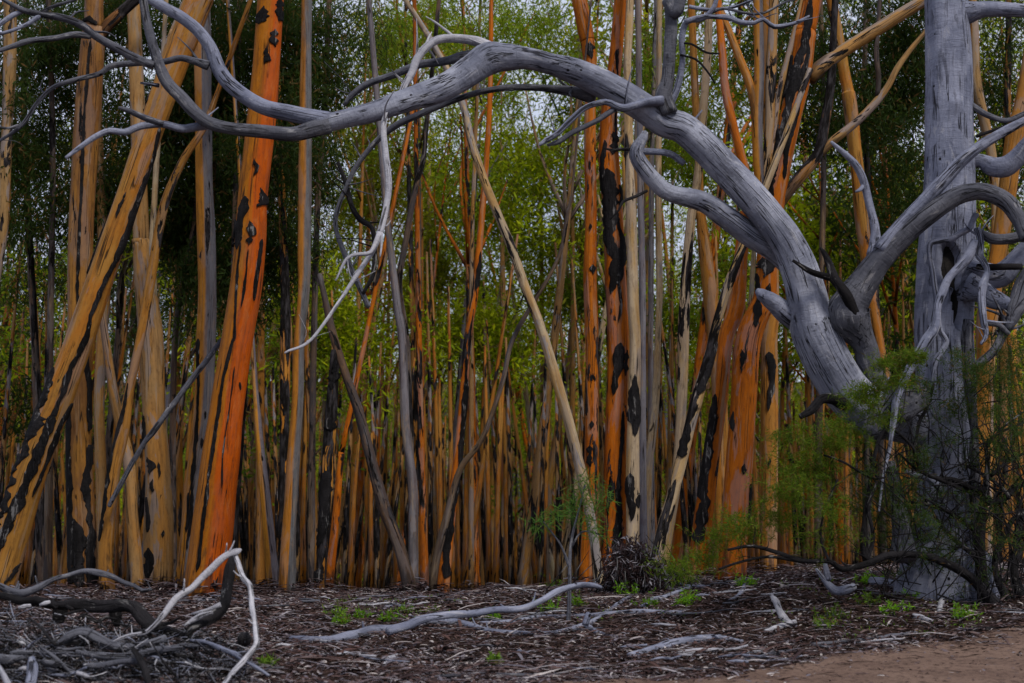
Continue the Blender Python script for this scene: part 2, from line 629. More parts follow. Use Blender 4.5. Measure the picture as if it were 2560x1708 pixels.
def track_edge(x):
    """far edge of the sandy track: Y where the litter begins"""
    return 11.75 + .74 * np.clip(x + .1, 0, 12) + .12 * np.sin(2.3 * x) + .07 * np.sin(6.1 * x + 1)


mb = MB()
tx = np.arange(-12, 14, .12)
rows = []
for t in np.linspace(0, 1, 60):
    yy = 6 + (track_edge(tx) - 6) * t
    rows.append(np.stack([tx, yy, gz(tx, yy) + .034 * (1 - t ** 30) + .004 + .005 * rng.normal(0, 1, len(tx)) * (t < .99)], -1))
Vt = np.stack(rows)
gi = np.arange(59)[:, None] * len(tx) + np.arange(len(tx) - 1)[None, :]
mb.add(Vt.reshape(-1, 3), np.stack([gi, gi + 1, gi + len(tx) + 1, gi + len(tx)], -1).reshape(-1, 4))
tag(mb.obj('dirt_road', DIRT), 'pale sandy dirt road along the bottom right', None, None, 'structure')

# ------------------------------------------------------------------ living gum trees traced one by one
HERO = []      # (photo column near the base, what) for neighbours' labels


def trunk_path(s, Y, lean_y=0.0, ext=0.0, to_ground=True):
    pts = parse(s)                        # top first
    P, Rr = [], []
    ym = pts[-1][1]
    for px, py, r in pts:
        p, m = at(px, py, Y + lean_y * (ym - py) / 1400)
        P.append(p)
        Rr.append(r * m)
    if ext:
        d = (P[0] - P[1]).normalized()
        P.insert(0, P[0] + d * ext)
        Rr.insert(0, Rr[0] * (.75 if ext > 2 else .85))
    if to_ground:
        b = P[-1]
        g = float(gz(b.x, b.y))
        if b.z > g - .1:
            d = (P[-1] - P[-2]).normalized()
            tt = (b.z - g + .25) / max(.3, -d.z)
            P.append(b + d * tt)
            Rr.append(Rr[-1] * 1.22)
        else:
            P.append(b + Vector((0, 0, -.3)))
            Rr.append(Rr[-1])
    return P[::-1], Rr[::-1]              # base first


def surf(px, py, pts, Y, eps):
    """point on the near side of a traced trunk"""
    ys_ = [q[1] for q in pts]
    cx = np.interp(py, ys_, [q[0] for q in pts])
    rr = np.interp(py, ys_, [q[2] for q in pts])
    lo, hi = (np.interp(py + e, ys_, [q[0] for q in pts]) for e in (-40, 40))
    kx = math.hypot(1, (hi - lo) / 80)                 # a leaning trunk is wider along the horizontal
    dx = (px - cx) / (rr * kx)
    a = math.asin(max(-1, min(1, dx))) + max(-.6, min(.6, dx - max(-1, min(1, dx))))
    p, m = at(cx, py, Y)
    return p + Vector((math.sin(a) * kx, -math.cos(a), 0)) * (rr * m + eps)


def bark_strip(spec, trunk_spec, Y, parent, mat=PLATE, thick=.02, name='bark_strip'):
    """a raised ribbon of old bark lying on a traced trunk"""
    pts = parse(spec)
    tp = parse(trunk_spec)
    P, W = resample([(a, b, 0) for a, b, _ in pts], [w for *_, w in pts], 3.5)
    V = []
    m = len(P)
    short = m < 26
    if short:
        tt = np.linspace(-1, 1, m)
        W = W.max() * 1.05 * np.maximum(.05, 1 - np.abs(tt) ** 2.6) ** .7

    def edge():
        k = np.arange(m)
        f = sum(a * np.interp(k / L_, np.arange(int(m / L_) + 3), rng.normal(0, 1, int(m / L_) + 3)) for L_, a in (((6, .45), (2.6, .45), (1.2, .3)) if short else ((16, .34), (6, .24), (2.2, .13))))
        return np.clip(1 + f, .12, 2)
    ACROSS = ((-1.04, -.02), (-.88, thick), (-.6, thick), (-.3, thick * 1.15), (0, thick * 1.2), (.3, thick * 1.15), (.6, thick), (.88, thick), (1.04, -.02))
    eL, eR = edge(), edge()
    for i in range(m):
        end = min(1, (i + .3) / 3, (m - .7 - i) / 3)
        for u, e in ACROSS:
            w = W[i] * end * (eL[i] if u < 0 else eR[i])
            V.append(surf(P[i, 0] + u * w, P[i, 1], tp, Y, e))
    q = [(i * 9 + j, i * 9 + j + 1, i * 9 + j + 10, i * 9 + j + 9) for i in range(m - 1) for j in range(8)]
    V = np.array(V)
    L = np.arange(m) * .02
    A = np.stack([V[:, 0], V[:, 1], np.repeat(L, 9)], 1)
    return MB().add(V, q, None, A).obj(name, mat, parent, smooth=False)


def gum(spec, Y, kind, label, name='gum_tree', ext=5.0, limbs=(), strips=(), crown=None, sides=20, lump=.075, group=None, lean_y=0.0, patch=None, ridge=.018, step=.12, grey=None):
    P, Rr = trunk_path(spec, Y, lean_y, ext)
    b = P[0].copy()
    b.z = float(gz(b.x, b.y))
    root = empty(name, b, label, 'tree', group)
    root_inv(root)
    t = MB().tube(P, Rr, step, sides, lump, 0, ridge).obj('trunk', BARK, root)
    HERO.append((P[0].x, P[0].y, Rr[0]))
    bark_props(t, kind)
    if patch is not None:
        t['patch'] = patch
    if grey is not None:
        t['grey'] = grey
    for sp, lk, e in limbs:
        LP, LR = trunk_path(sp, Y, lean_y, e, False)
        lm = MB().tube(LP, LR, .1, 12, lump, 0, ridge).obj('limb', BARK, root)
        bark_props(lm, lk)
    for sp in strips:
        bark_strip(sp, spec, Y, root)
    if crown:
        mbc = MB()
        lk, items = crown[:2]
        lf = crown[2] if len(crown) > 2 else (.15, .026)
        for (px, py, rpx, n, per) in items:
            p, m = at(px, py, Y + rng.uniform(-1.0, 1.2))
            cloud(mbc, p, rpx * m, int(n * 1.5), per * (2 if lf[0] < .18 else 2.3), lf[0], lf[1], .7 if lf[0] < .18 else .3, .2 if lf[0] < .18 else .3)
        c = mbc.obj('crown', LEAF, root, False)
        leaf_props(c, lk)
    return root


def root_inv(o):
    bpy.context.view_layer.update() if False else None
    o.matrix_basis = o.matrix_basis


L1 = 'TL 905 0 63.4; 810 250 59.8; 685 600 55.4; 590 880 54.6; 480 1200 58.1; 355 1568 63.4; BL 252 300 70.4; 142 600 75.7; 50 900 81.0; -10 1100 86.2; -40 1190 89.8'
gum(L1, 20.4, 'ochre', 'thick ochre trunk leaning steeply from the lower left corner, its left flank black', ext=6, patch=.33, grey=.3, lump=.045,
    limbs=[('TL 865 0 30; 800 160 32; 745 330 32; 700 470 22', 'tan', 5)],
    strips=['TL 735 590 4; 690 760 7; 640 900 7; 585 1060 9; 520 1230 8; 455 1380 9; 395 1568 10; BL 345 130 12; 290 280 14; 245 400 16; 180 560 22; 130 680 22; 70 840 22; 20 960 20; -20 1060 10',
            'TL 590 640 4; 545 800 5; 470 1050 4; 400 1250 4',
            'BL 258 130 12; 212 210 34; 166 310 52; 98 430 70; 48 560 84; -10 710 94; -62 840 100; -116 960 100; -150 1080 84',
            'TL 690 400 5; 660 480 9; 645 520 5', 'TL 590 890 4; 560 960 6; 545 1010 3', 'BL 330 290 5; 270 440 6; 215 590 5; 165 720 3', 'BL 100 1020 3; 75 1060 8; 40 1120 8'])
L2 = 'TL 428 0 42; 426 130 50; 418 230 54; 402 500 57; 382 800 57; 368 1200 57; BL 360 300 54; 365 600 58; 378 900 65; 385 1150 70'
gum(L2, 23.2, 'brown', 'upright brown trunk with a black split up its middle, just behind the leaning ochre trunk', ext=5, patch=.44,
    limbs=[('TL 615 0 24; 540 70 26; 480 130 26; 430 210 24', 'brown', 3)],
    strips=['TL 430 200 6; 408 450 6; 395 700 6; 385 950 6; 372 1250 6; BL 372 10 6', 'TL 425 90 35; 440 115 28; 448 130 10',
            'BL 325 180 8; 322 420 14; 325 700 20; 330 900 24; 335 1120 26', 'BL 415 480 8; 410 650 16; 425 830 18; 430 1000 14; 425 1130 12', 'BL 360 820 10; 370 900 36; 380 1010 22; 385 1130 26', 'BL 400 0 6; 410 200 8; 412 420 8'])
L3 = 'TL 1233 0 60; 1212 300 60; 1196 500 64; 1175 700 65; 1152 900 67; 1140 1100 72; 1120 1300 74; 1092 1568 72; BL 1083 0 72; 1040 300 75; 1003 600 87; 968 900 97; 938 1140 102'
gum(L3, 21, 'red', 'vivid red-orange trunk with thin black seams, thickest of the upright trunks at the left', ext=6, patch=.30, lump=.05,
    strips=['BL 1080 0 5; 1060 90 6; 1030 220 7; 1005 380 7; 985 540 7; 965 700 8; 945 870 8; 930 1010 7; 920 1060 3',
            'TL 1110 1120 4; 1098 1250 5; 1088 1400 5; 1082 1568 5', 'TL 1145 1150 4; 1130 1300 6; 1112 1420 3', 'TL 1200 1100 4; 1180 1250 5; 1165 1380 3',
            'TL 1130 910 14; 1118 960 20; 1105 1010 10; 1098 1080 14; 1092 1150 8', 'TL 1195 870 8; 1205 920 14; 1180 960 8', 'TL 1150 1020 12; 1160 1080 16; 1145 1140 8',
            'TL 1230 230 10; 1228 270 16; 1215 310 6', 'TL 1275 0 10; 1282 60 14; 1275 110 8', 'TL 1215 50 8; 1205 110 18; 1190 130 8', 'TL 1260 150 6; 1250 200 12; 1262 230 5', 'TL 1170 740 6; 1178 780 10; 1168 820 4',
            'TL 1075 1000 5; 1070 1060 12; 1066 1130 5', 'BL 1085 130 3; 1060 330 2; 1035 520 3; 1028 680 3', 'BL 1105 200 2; 1108 220 6; 1106 235 2', 'BL 1010 1080 10; 1000 1130 14; 1000 1145 10'])
gum('TL 46 0 28; 45 300 30; 30 600 25; 20 900 25; 2 1130 22; -60 1500 24; BL -110 300 26; -150 1000 32', 24.5, 'tan', 'slim tan trunk cut by the left frame edge beside dark leaves', ext=5)
gum('TL 640 950 36; 645 1100 40; 660 1300 48; 680 1568 54; BL 690 0 55; 702 300 53; 717 600 57; 722 900 67; 720 1105 70', 24, 'tan', 'broad pale ochre trunk with oval dark scars, left of the red-orange trunk', ext=7,
    patch=.42, grey=.55, limbs=[('TL 700 980 14; 690 1150 20; 690 1350 26; 690 1500 24', 'cream', 4)],
    strips=['BL 758 870 3; 757 890 8; 756 905 3', 'BL 685 540 8; 695 580 16; 700 620 8', 'BL 712 640 5; 712 680 10; 710 700 4', 'BL 735 560 3; 740 600 5; 738 640 3', 'BL 680 720 5; 690 830 9; 688 880 4', 'BL 692 950 10; 692 1020 13; 690 1095 13', 'BL 665 350 5; 668 420 8; 660 500 4'])
gum('TL 985 440 12; 960 510 14; 920 600 15; 830 740 18; 745 950 20; 692 1250 22; 662 1568 20; BL 640 0 20; 598 200 21; 560 430 28; 520 620 28; 480 950 31; 490 1130 36', 22.6, 'ochre',
    'thin bent ochre stem crossing in front of the broad pale trunk', ext=4, patch=.5, strips=['BL 590 200 6; 560 370 10; 520 500 8; 490 680 12; 470 830 14; 460 920 8'])
gum('TL 470 1100 22; 480 1330 23; BL 465 0 24; 453 300 24; 460 600 24; 470 900 26; 485 1110 28', 25.5, 'tan', 'smooth grey-ochre trunk rising straight between the brown trunk and the bent stem', ext=8, patch=.3, grey=.6)
gum('BL 455 -300 14; 465 -120 15; 490 50 18; 530 300 22; 585 550 28; 605 800 28; 622 1030 30', 23.6, 'tan', 'pale smooth stem curving down to the right beside the broad ochre trunk', ext=0.5, patch=.3, grey=.5)
gum('TL 925 330 38; 930 700 38; 945 1300 42; BL 940 0 44; 930 300 43; 895 600 42; 862 900 40; 845 1090 42', 23.2, 'half', 'ochre and grey two-toned trunk touching the red-orange trunk on its left', ext=6, patch=.46,
    strips=['BL 915 0 7; 912 150 8; 915 300 6; 905 450 8; 890 650 9; 880 820 8; 862 960 6', 'BL 945 330 5; 946 350 9; 944 365 4', 'BL 930 450 4; 930 480 8; 926 500 4', 'BL 870 700 6; 872 800 7; 860 880 4'])
gum('BL 1155 50 12; 1180 400 18; 1210 700 23; 1250 1100 30; 1262 1165 34', 24, 'half', 'slim grey-topped ochre trunk sloping away from the red-orange trunk', ext=7, patch=.4)
gum('TL 1290 1050 18; 1300 1300 22; BL 1303 0 25; 1300 400 21; 1288 900 23; 1285 1160 28', 25, 'black', 'narrow ochre trunk flaked with black bark, left of the smooth golden trunk', ext=6)
gum('TL 1388 1000 30; 1385 1300 27; 1368 1568 24; BL 1368 0 25; 1358 300 28; 1330 700 30; 1308 1150 38', 23, 'half', 'smooth golden trunk with a grey-blue right flank', ext=6, patch=.32)
gum('BL 1530 75 22; 1515 300 27; 1495 600 30; 1475 900 26; 1458 1145 25', 22.5, 'black', 'short yellow trunk boldly blotched in black, snapped off below the arched limb', ext=.1, patch=.66,
    strips=['BL 1530 90 20; 1525 200 22; 1520 230 8', 'BL 1515 350 8; 1512 390 18; 1515 420 8', 'BL 1495 600 20; 1490 700 26; 1480 800 20; 1470 900 16; 1455 950 8', 'BL 1460 1040 12; 1450 1140 16'])
gum('BL 1585 400 12; 1560 520 14; 1535 800 17; 1500 1140 21', 24, 'orange', 'thin orange stem slanting behind the snapped blotched trunk', ext=6)
gum('D 742 670 7; 762 760 9; 790 850 10; 822 940 11; 850 1050 12; 880 1160 14; 915 1250 14; 938 1340 16; 942 1365 17', 22.5, 'dark', 'dark grey trunk leaning left under the hanging dead branch', ext=.3, patch=.5)
gum('TC 185 640 14; 215 1000 16; 238 1200 17; 262 1400 18; BC 285 0 21; 300 400 20; 332 650 22; 335 900 22; 335 1160 26', 24, 'grey', 'slate grey trunk standing straight, left stem of the grey pair under the arch', ext=6, patch=.48)
gum('TC 410 420 10; 380 720 12; 345 850 13; 300 1100 14; 270 1300 14; BC 305 0 14; 318 300 13; 328 600 12', 24.4, 'dark', 'thin blackish stem leaning right out of the grey pair', ext=6, patch=.56)
gum('TC 340 50 9; 345 550 10; 352 1000 12; 358 1568 14; BC 360 0 14; 372 500 16; 385 1130 21', 26, 'orange', 'thin straight orange pole of a tree beside the grey pair', ext=4, patch=.56)
gum('TC 690 0 10; 685 400 11; 670 700 13; 645 1000 15; 620 1300 16; 590 1568 17; BC 583 0 17; 560 300 18; 530 600 20; 500 850 22; 475 1080 30', 23.5, 'orange',
    'slim orange trunk leaning right with a blackened right side, middle of the clearing', ext=5, patch=.46, strips=['BC 578 80 8; 575 250 9; 560 400 10; 548 560 10; 525 720 12; 505 850 14; 490 980 16; 480 1090 18', 'TC 640 1150 4; 630 1260 8; 618 1330 5'])
gum('TC 1065 800 6; 1055 900 7; 1040 960 8; 1010 1130 9; 960 1250 9; 880 1380 10; 815 1500 11; BC 785 10 11; 740 200 11; 650 450 12; 548 595 14; 490 800 17; 440 1000 18; 422 1150 21', 22.6, 'dark', 'thin dark stem bending far to the right across the orange leaning trunk', ext=3, patch=.5)
gum('TC 330 50 12; 400 160 13; 480 300 15; 560 480 16; 600 650 18; 660 830 20; 720 980 20; 790 1150 20; 840 1300 21; 900 1450 22; BC 950 50 22; 1010 250 24; 1052 400 24; 1095 580 24; 1140 780 23; 1165 950 23; 1180 1090 25', 22.2, 'cream',
    'pale cream trunk leaning left right across the middle of the forest', ext=4, patch=.5, grey=.8)
C1 = 'TC 1090 0 35; 1130 200 32; 1142 350 26; 1140 500 25; 1140 700 26; 1143 1000 28; 1140 1250 30; 1145 1568 30; BC 1152 0 30; 1152 300 30; 1150 600 33; 1135 900 34; 1128 1105 38'
gum(C1, 22.8, 'orange', 'tall bright orange trunk with small black flecks, left one of the central pair', ext=6, patch=.47,
    strips=['TC 1135 200 10; 1140 240 16; 1145 280 8', 'TC 1150 1210 4; 1152 1240 9; 1150 1260 4', 'TC 1138 1025 4; 1140 1040 8; 1138 1060 3', 'BC 1148 370 5; 1150 390 8; 1146 410 3', 'BC 1140 480 8; 1142 540 13; 1138 580 6'])
C2 = 'TC 1278 0 28; 1258 250 30; 1232 450 36; 1225 600 40; 1228 750 46; 1248 1000 46; 1258 1300 50; 1270 1568 48; BC 1270 0 48; 1265 300 50; 1262 600 55; 1255 900 60; 1250 1060 66'
gum(C2, 23, 'orange', 'orange trunk with a broad black strip up its middle, right one of the central pair', ext=6, patch=.5,
    strips=['TC 1215 780 30; 1225 900 36; 1235 1000 36; 1230 1100 26; 1250 1200 24; 1245 1290 16; 1232 1350 6', 'TC 1270 850 6; 1278 900 9; 1270 960 4', 'TC 1265 1010 8; 1278 1100 10; 1282 1180 16; 1265 1240 20; 1270 1320 8', 'TC 1262 1290 8; 1275 1400 10; 1265 1480 5',
            'TC 1240 610 12; 1250 660 16; 1235 720 8', 'TC 1205 650 8; 1195 740 12; 1198 820 8', 'BC 1278 20 12; 1270 110 18; 1250 220 12; 1245 260 5', 'BC 1290 330 5; 1285 420 8; 1280 500 8; 1275 600 7; 1270 680 10; 1268 800 16; 1262 920 22; 1258 1050 22', 'BC 1308 50 4; 1306 110 7; 1300 170 4'])
gum('TC 1322 0 18; 1310 300 18; 1318 700 20; 1328 1000 24; 1338 1400 26; BC 1350 0 25; 1342 300 28; 1338 600 31; 1335 900 32; 1335 1040 34', 22.6, 'cream', 'straight cream white trunk with grey flakes, beside the central orange pair', ext=6, patch=.45, grey=.3,
    strips=['BC 1345 160 8; 1342 250 20; 1345 330 22; 1350 420 16; 1345 445 6', 'BC 1325 610 12; 1330 700 20; 1332 760 20; 1328 830 8', 'BC 1365 700 4; 1362 730 10; 1360 770 4'])
gum('TC 1370 820 15; 1376 1200 16; BC 1382 0 15; 1382 600 18; 1386 900 20; 1388 1030 22', 23.6, 'slate', 'blue-grey slim trunk squeezed against the right of the cream white one', ext=8, patch=.35)
gum('TC 1452 600 14; 1450 900 15; 1456 1300 15; BC 1452 0 15; 1440 300 18; 1406 600 22; 1395 900 25; 1395 1040 27', 24, 'cream', 'slender cream trunk with an ochre lower half, gently bowed', ext=8, patch=.42)
gum('TR 136 0 18; 125 250 18; 100 600 18; 76 850 20; 50 1000 22; 25 1300 24; 15 1568 26; BR 15 100 24; 2 400 24; -20 650 26; -70 930 31; -85 1050 33', 23.3, 'cream', 'tall cream trunk sweeping up behind the pale dead lower limb', ext=6, patch=.5, grey=.4)
gum('TR 85 760 18; 95 980 23; 115 1150 30; 140 1350 35; 165 1568 36; BR 175 150 36; 185 400 36; 190 900 40; 190 1020 40', 26, 'ochre', 'golden smooth trunk showing between the cream trunk and the stepped orange clump', ext=8, patch=.3)
# the stout many-stemmed clump right of centre
R1 = 'TR 602 0 45; 572 150 50; 545 350 54; 500 550 50; 460 750 45; 425 950 46; 395 1150 46; 385 1350 50; BR 312 0 58; 290 300 58; 268 600 63; 243 900 66; 235 1020 70'
gum(R1, 22, 'orange', 'stout orange trunk streaked black above, forking into several stems right of centre', ext=6, patch=.44, lump=.06,
    limbs=[('TR 355 0 22; 362 300 23; 352 590 26; 366 850 24; 390 1040 22', 'half', 6), ('TR 428 0 22; 416 300 25; 408 600 23; 388 830 20; 390 960 18', 'tan', 6),
           ('TR 190 60 16; 262 240 18; 322 400 20; 348 570 20', 'ochre', 4), ('TR 185 150 18; 206 400 20; 240 560 20; 285 740 22; 322 860 18; 350 960 16', 'orange', 5),
           ('TR 512 190 14; 470 350 15; 440 500 15; 420 700 18; 370 860 14', 'tan', 4),
           ('TR 705 60 16; 690 350 20; 662 550 23; 630 700 25; 560 790 28; 480 890 26; 440 960 20', 'brown', 5), ('TR 1130 130 10; 1040 240 12; 985 320 14; 950 390 15; 890 470 18; 800 560 19; 700 640 20; 630 710 18', 'tan', 1),
           ('TR 1180 -40 28; 1120 0 28; 1000 70 30; 850 165 30; 720 250 30; 625 320 34; 590 370 26', 'tan', 2), ('TR 905 90 10; 895 240 12; 905 350 12; 900 440 12', 'dark', 3)],
    strips=['TR 590 0 10; 575 100 14; 560 220 18; 530 300 24; 510 400 26; 480 520 20; 455 620 22; 440 720 18; 415 830 20; 400 920 18', 'TR 560 170 6; 570 260 10; 545 360 12; 530 450 12; 520 540 14; 490 640 14; 470 740 10; 465 830 8',
            'TR 505 250 8; 490 380 10; 470 450 8', 'TR 440 560 10; 450 640 14; 430 700 8', 'TR 370 1180 10; 385 1230 24; 375 1280 8', 'TR 345 1250 8; 350 1340 14; 345 1420 20; 335 1500 12', 'TR 400 1300 6; 402 1350 14; 395 1380 8', 'BR 275 50 4; 278 100 8; 272 160 4', 'BR 240 330 3; 238 390 6; 236 420 3', 'BR 284 570 3; 283 595 8; 281 620 3', 'BR 315 660 4; 315 760 10; 320 850 12'])
gum('TR 280 1130 30; 255 1400 40; 235 1568 36; BR 210 0 33; 185 250 33; 150 500 36; 110 800 42; 92 980 46', 22.6, 'orange', 'orange trunk with slate dark left side, left neighbour of the stout forking trunk', ext=.6, patch=.5, grey=.4,
    strips=['BR 160 250 10; 150 350 16; 130 450 20; 115 560 22; 105 680 26; 90 800 30; 75 930 28'])
gum('TR 300 1090 18; 220 1300 22; 160 1500 21; BR 140 50 23; 70 300 28; 20 500 26; -30 690 26; -75 850 28; -105 1000 30', 21.8, 'cream', 'cream trunk flaked with dark bark, leaning right across the orange ones', ext=3, patch=.57, grey=.7,
    strips=['BR 165 10 8; 140 100 16; 110 170 18; 85 250 14', 'BR 40 380 12; 25 460 18; 5 540 16'])
gum('TR 420 1180 28; 425 1400 32; BR 408 0 36; 408 300 40; 410 600 38; 402 1000 38', 23.2, 'ochre', 'golden trunk with a black ragged streak, right neighbour of the stout forking trunk', ext=8, patch=.36,
    strips=['BR 400 60 12; 412 120 16; 416 200 12; 402 280 10; 396 330 4', 'BR 404 540 4; 402 570 7; 400 590 3'])
gum('TR 735 250 25; 770 450 32; 800 700 30; 830 1000 30; 852 1200 28; 880 1400 26; 910 1568 20; BR 940 200 22; 960 600 24; 970 950 26', 25, 'ochre', 'straight ochre trunk seen between the clump and the curved dead limb', ext=6, patch=.48)
gum('TR 1340 150 20; 1350 380 25; 1390 560 24; 1420 720 22; 1440 1000 22; BR 1410 200 24; 1400 900 28', 26, 'tan', 'tan trunk just right of the great dead trunk', ext=5)
gum('TR 1575 330 24; 1530 600 40; 1490 900 40; 1450 1150 36; 1402 1450 46; BR 1392 100 38; 1378 400 38; 1372 700 38; 1370 1000 40', 22.8, 'ochre', 'yellow ochre trunk behind the gnarled roots at the right edge', ext=5, patch=.36)
gum('TR 1570 200 18; 1500 330 22; 1470 300 20; 1400 180 24; 1350 120 24', 24, 'tan', 'bent tan bough crossing the top right corner', ext=2, patch=.4) if False else None

# ------------------------------------------------------------------ the great dead tree with its arched limb
DY = 18.0
DT = 'TR 1212 -120 92; 1215 0 95; 1228 300 103; 1228 550 106; 1231 800 112; 1222 1000 121; 1213 1230 131; 1198 1480 129; BR 1206 100 131; 1214 400 132; 1218 700 138; 1212 920 160; 1210 1010 205'
P, Rr = trunk_path(DT, DY, 0, 3.0)
hol, hs = at(2060 + 925 * .3189, 300 + 1180 * .3189, DY)
slit, _ = at(2060 + 985 * .3189, 300 + 1480 * .3189, DY)


def hollow(rr, T, LL, pts):
    z = pts[:, 2][:, None]
    x = pts[:, 0][:, None] + rr * np.cos(T)
    front = np.sin(T) < -.2
    a = np.hypot((x - hol.x) / (72 * .3189 * hs), (z - hol.z) / (175 * .3189 * hs))
    b = np.hypot((x - slit.x) / (38 * .3189 * hs), (z - slit.z) / (170 * .3189 * hs))
    dd = np.minimum(a, b)
    dd = dd + .10 * np.sin(7 * z * 3 + 3 * T)
    f = np.clip((1.18 - dd) / .25, 0, 1)
    f = f * f * (3 - 2 * f) * front
    # a knot bump on the face
    k, _ = at(1700 + 1225 * .5485, 505 * .5485, DY)
    bump = np.exp(-((x - k.x) / .09) ** 2 - ((z - k.z) / .10) ** 2) * front
    return rr * (1 - .62 * f) + .045 * bump


base = P[0].copy()
base.z = float(gz(base.x, base.y))
dead = empty('dead_tree', base, 'huge silver dead tree with a hollow trunk and one great arching limb', 'dead tree')
MB().tube(P, Rr, .035, 96, .05, 0, .02, hollow).obj('trunk', DEAD, dead)
# near-black lining, the shade inside the hollow put into its colour
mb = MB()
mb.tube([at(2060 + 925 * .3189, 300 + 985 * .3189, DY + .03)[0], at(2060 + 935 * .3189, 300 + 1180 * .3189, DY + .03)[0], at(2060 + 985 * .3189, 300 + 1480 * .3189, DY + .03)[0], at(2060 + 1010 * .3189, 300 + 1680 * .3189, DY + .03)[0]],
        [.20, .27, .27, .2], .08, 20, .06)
mb.obj('hollow_shade_lining', HOLLOW, dead)


def limb(spec, Y0, Y1, mat=DEAD, name='limb', parent=dead, sides=16, step=.06, lump=.09, wob=0.0, ridge=.015, tip=True, spurs=0):
    pts = parse(spec)
    n = len(pts)
    d = [0]
    for i in range(1, n):
        d.append(d[-1] + math.hypot(pts[i][0] - pts[i - 1][0], pts[i][1] - pts[i - 1][1]))
    P, Rr = [], []
    for (px, py, r), dd in zip(pts, d):
        p, m = at(px, py, Y0 + (Y1 - Y0) * dd / d[-1])
        P.append(p)
        Rr.append(r * m)
    o = MB().tube(P, Rr, step, sides, lump, wob, ridge).obj(name, mat, parent)
    if spurs:
        for _ in range(spurs):
            i = random.randrange(1, n)
            t = random.random()
            p = P[i - 1].lerp(P[i], t)
            r = Rr[i] * .38
            dr = Vector((random.uniform(-1, 1), random.uniform(-.6, .6), random.uniform(-.4, 1))).normalized()
            L = random.uniform(.12, .5)
            r = min(r, .03)
            p = p + Vector((0, 0, Rr[i] * .6))
            q = p + dr * L * .5 + Vector((random.uniform(-.04, .04), 0, random.uniform(-.02, .05)))
            MB().tube([p, q, p + dr * L + Vector((random.uniform(-.06, .06), 0, .03))], [r, r * .7, r * .3], .05, 7, .1).obj('twig', mat, o)
    return o


# the arched limb, base to the fork at the left
arch = limb('BR 1170 420 70; 1060 390 90; 950 350 104; 860 325 110; 760 235 108; 690 130 108; 640 30 108; TR 605 1500 104; 585 1400 95; 548 1250 86; 490 1110 76; 400 985 73; 300 870 73; 200 765 72; 110 670 72; 10 585 70; TC 1480 560 68; 1400 505 66; 1300 440 66; 1200 385 66; 1080 330 60; 950 290 48; 850 268 50; 760 265 62; 680 272 74; 600 325 66; 500 390 60; 400 430 58; 300 460 52; 150 510 46; 0 545 42; TL 1450 570 42',
            18.0, 16.8, DEAD_ARCH, sides=28, step=.05, lump=.09, ridge=.012, spurs=9)
limb('TR 530 1260 40; 470 1180 52; 400 1120 56; 330 1080 56; 200 985 54; 100 920 47; 0 890 41; TC 1500 880 38; 1430 820 38; 1372 745 38; 1352 690 34; 1385 625 22; 1392 600 14', 17.95, 17.2, DEAD_ARCH, 'limb', sides=18)
limb('TC 1568 745 14; 1500 700 15; 1400 690 15; 1360 690 12', 17.5, 17.3, name='branch')
limb('TR 590 1530 40; 540 1475 52; 480 1428 50; 420 1375 40; 370 1340 28; 352 1325 14', 18.0, 17.6, name='stub')
limb('BR 760 290 40; 690 270 26; 640 275 22; 600 320 20; 550 350 12', 17.7, 17.4, CHAR, 'stub')
# left end of the arch
lower = limb('TL 1500 570 42; 1420 590 40; 1330 612 33; 1200 602 30; 1050 586 27; 950 558 29; 880 505 30; 830 450 29; 762 378 28; 722 290 25; 690 180 22; 666 80 20; 650 -20 20', 16.8, 16.3, DEAD_DARK, 'branch')
upper = limb('TL 1500 550 42; 1440 540 40; 1330 518 38; 1200 488 36; 1100 430 34; 1030 368 33; 990 300 32; 960 220 29; 905 142 28; 830 80 27; 760 40 25; 680 -10 24', 16.8, 17.2, DEAD, 'branch')
limb('TL 950 300 22; 880 278 16; 820 265 15; 740 282 15; 620 288 14; 510 300 13; 450 338 12; 330 368 11; 240 400 10; 170 470 9; 100 570 9; 0 640 7; -60 660 5', 17, 16.6, DEAD_DARK, 'branch', spurs=5, step=.04)
b = limb('TL 700 300 20; 630 272 20; 540 225 20; 430 160 19; 380 120 18; 300 86 17; 190 66 16; 110 48 13; 30 8 9; 0 -10 8', 16.4, 16.0, DEAD_DARK, 'branch', spurs=3)
limb('TL 415 165 15; 340 158 14; 250 174 13; 130 188 13; 60 210 12; 0 230 10; -40 240 9', 16.25, 16.0, DEAD_DARK, 'twig', b)
limb('TL 185 68 12; 130 108 9; 60 138 8; 0 155 7', 16.1, 16.0, DEAD, 'twig', b)
limb('TL 112 48 11; 60 70 12; 0 110 11; -30 130 10', 16.1, 16.0, DEAD, 'twig', b)
limb('TL 180 62 9; 240 30 8; 340 0 7; 380 -20 6', 16.1, 16.1, DEAD_DARK, 'twig', b)
b = limb('TL 985 572 14; 910 575 20; 830 588 20; 740 566 17; 640 576 16; 570 604 15; 500 596 14; 440 620 13; 370 668 11; 300 720 8', 16.75, 16.3, DEAD, 'branch', spurs=3)
limb('TL 745 566 14; 680 545 15; 620 520 13; 575 500 11; 540 490 6', 16.4, 16.2, DEAD_DARK, 'twig', b)
limb('TL 725 390 10; 690 385 8; 640 378 5', 16.5, 16.4, DEAD, 'twig', lower)
limb('TL 85 570 6; 40 585 6; 0 580 5', 16.6, 16.5, DEAD_DARK, 'twig', lower)
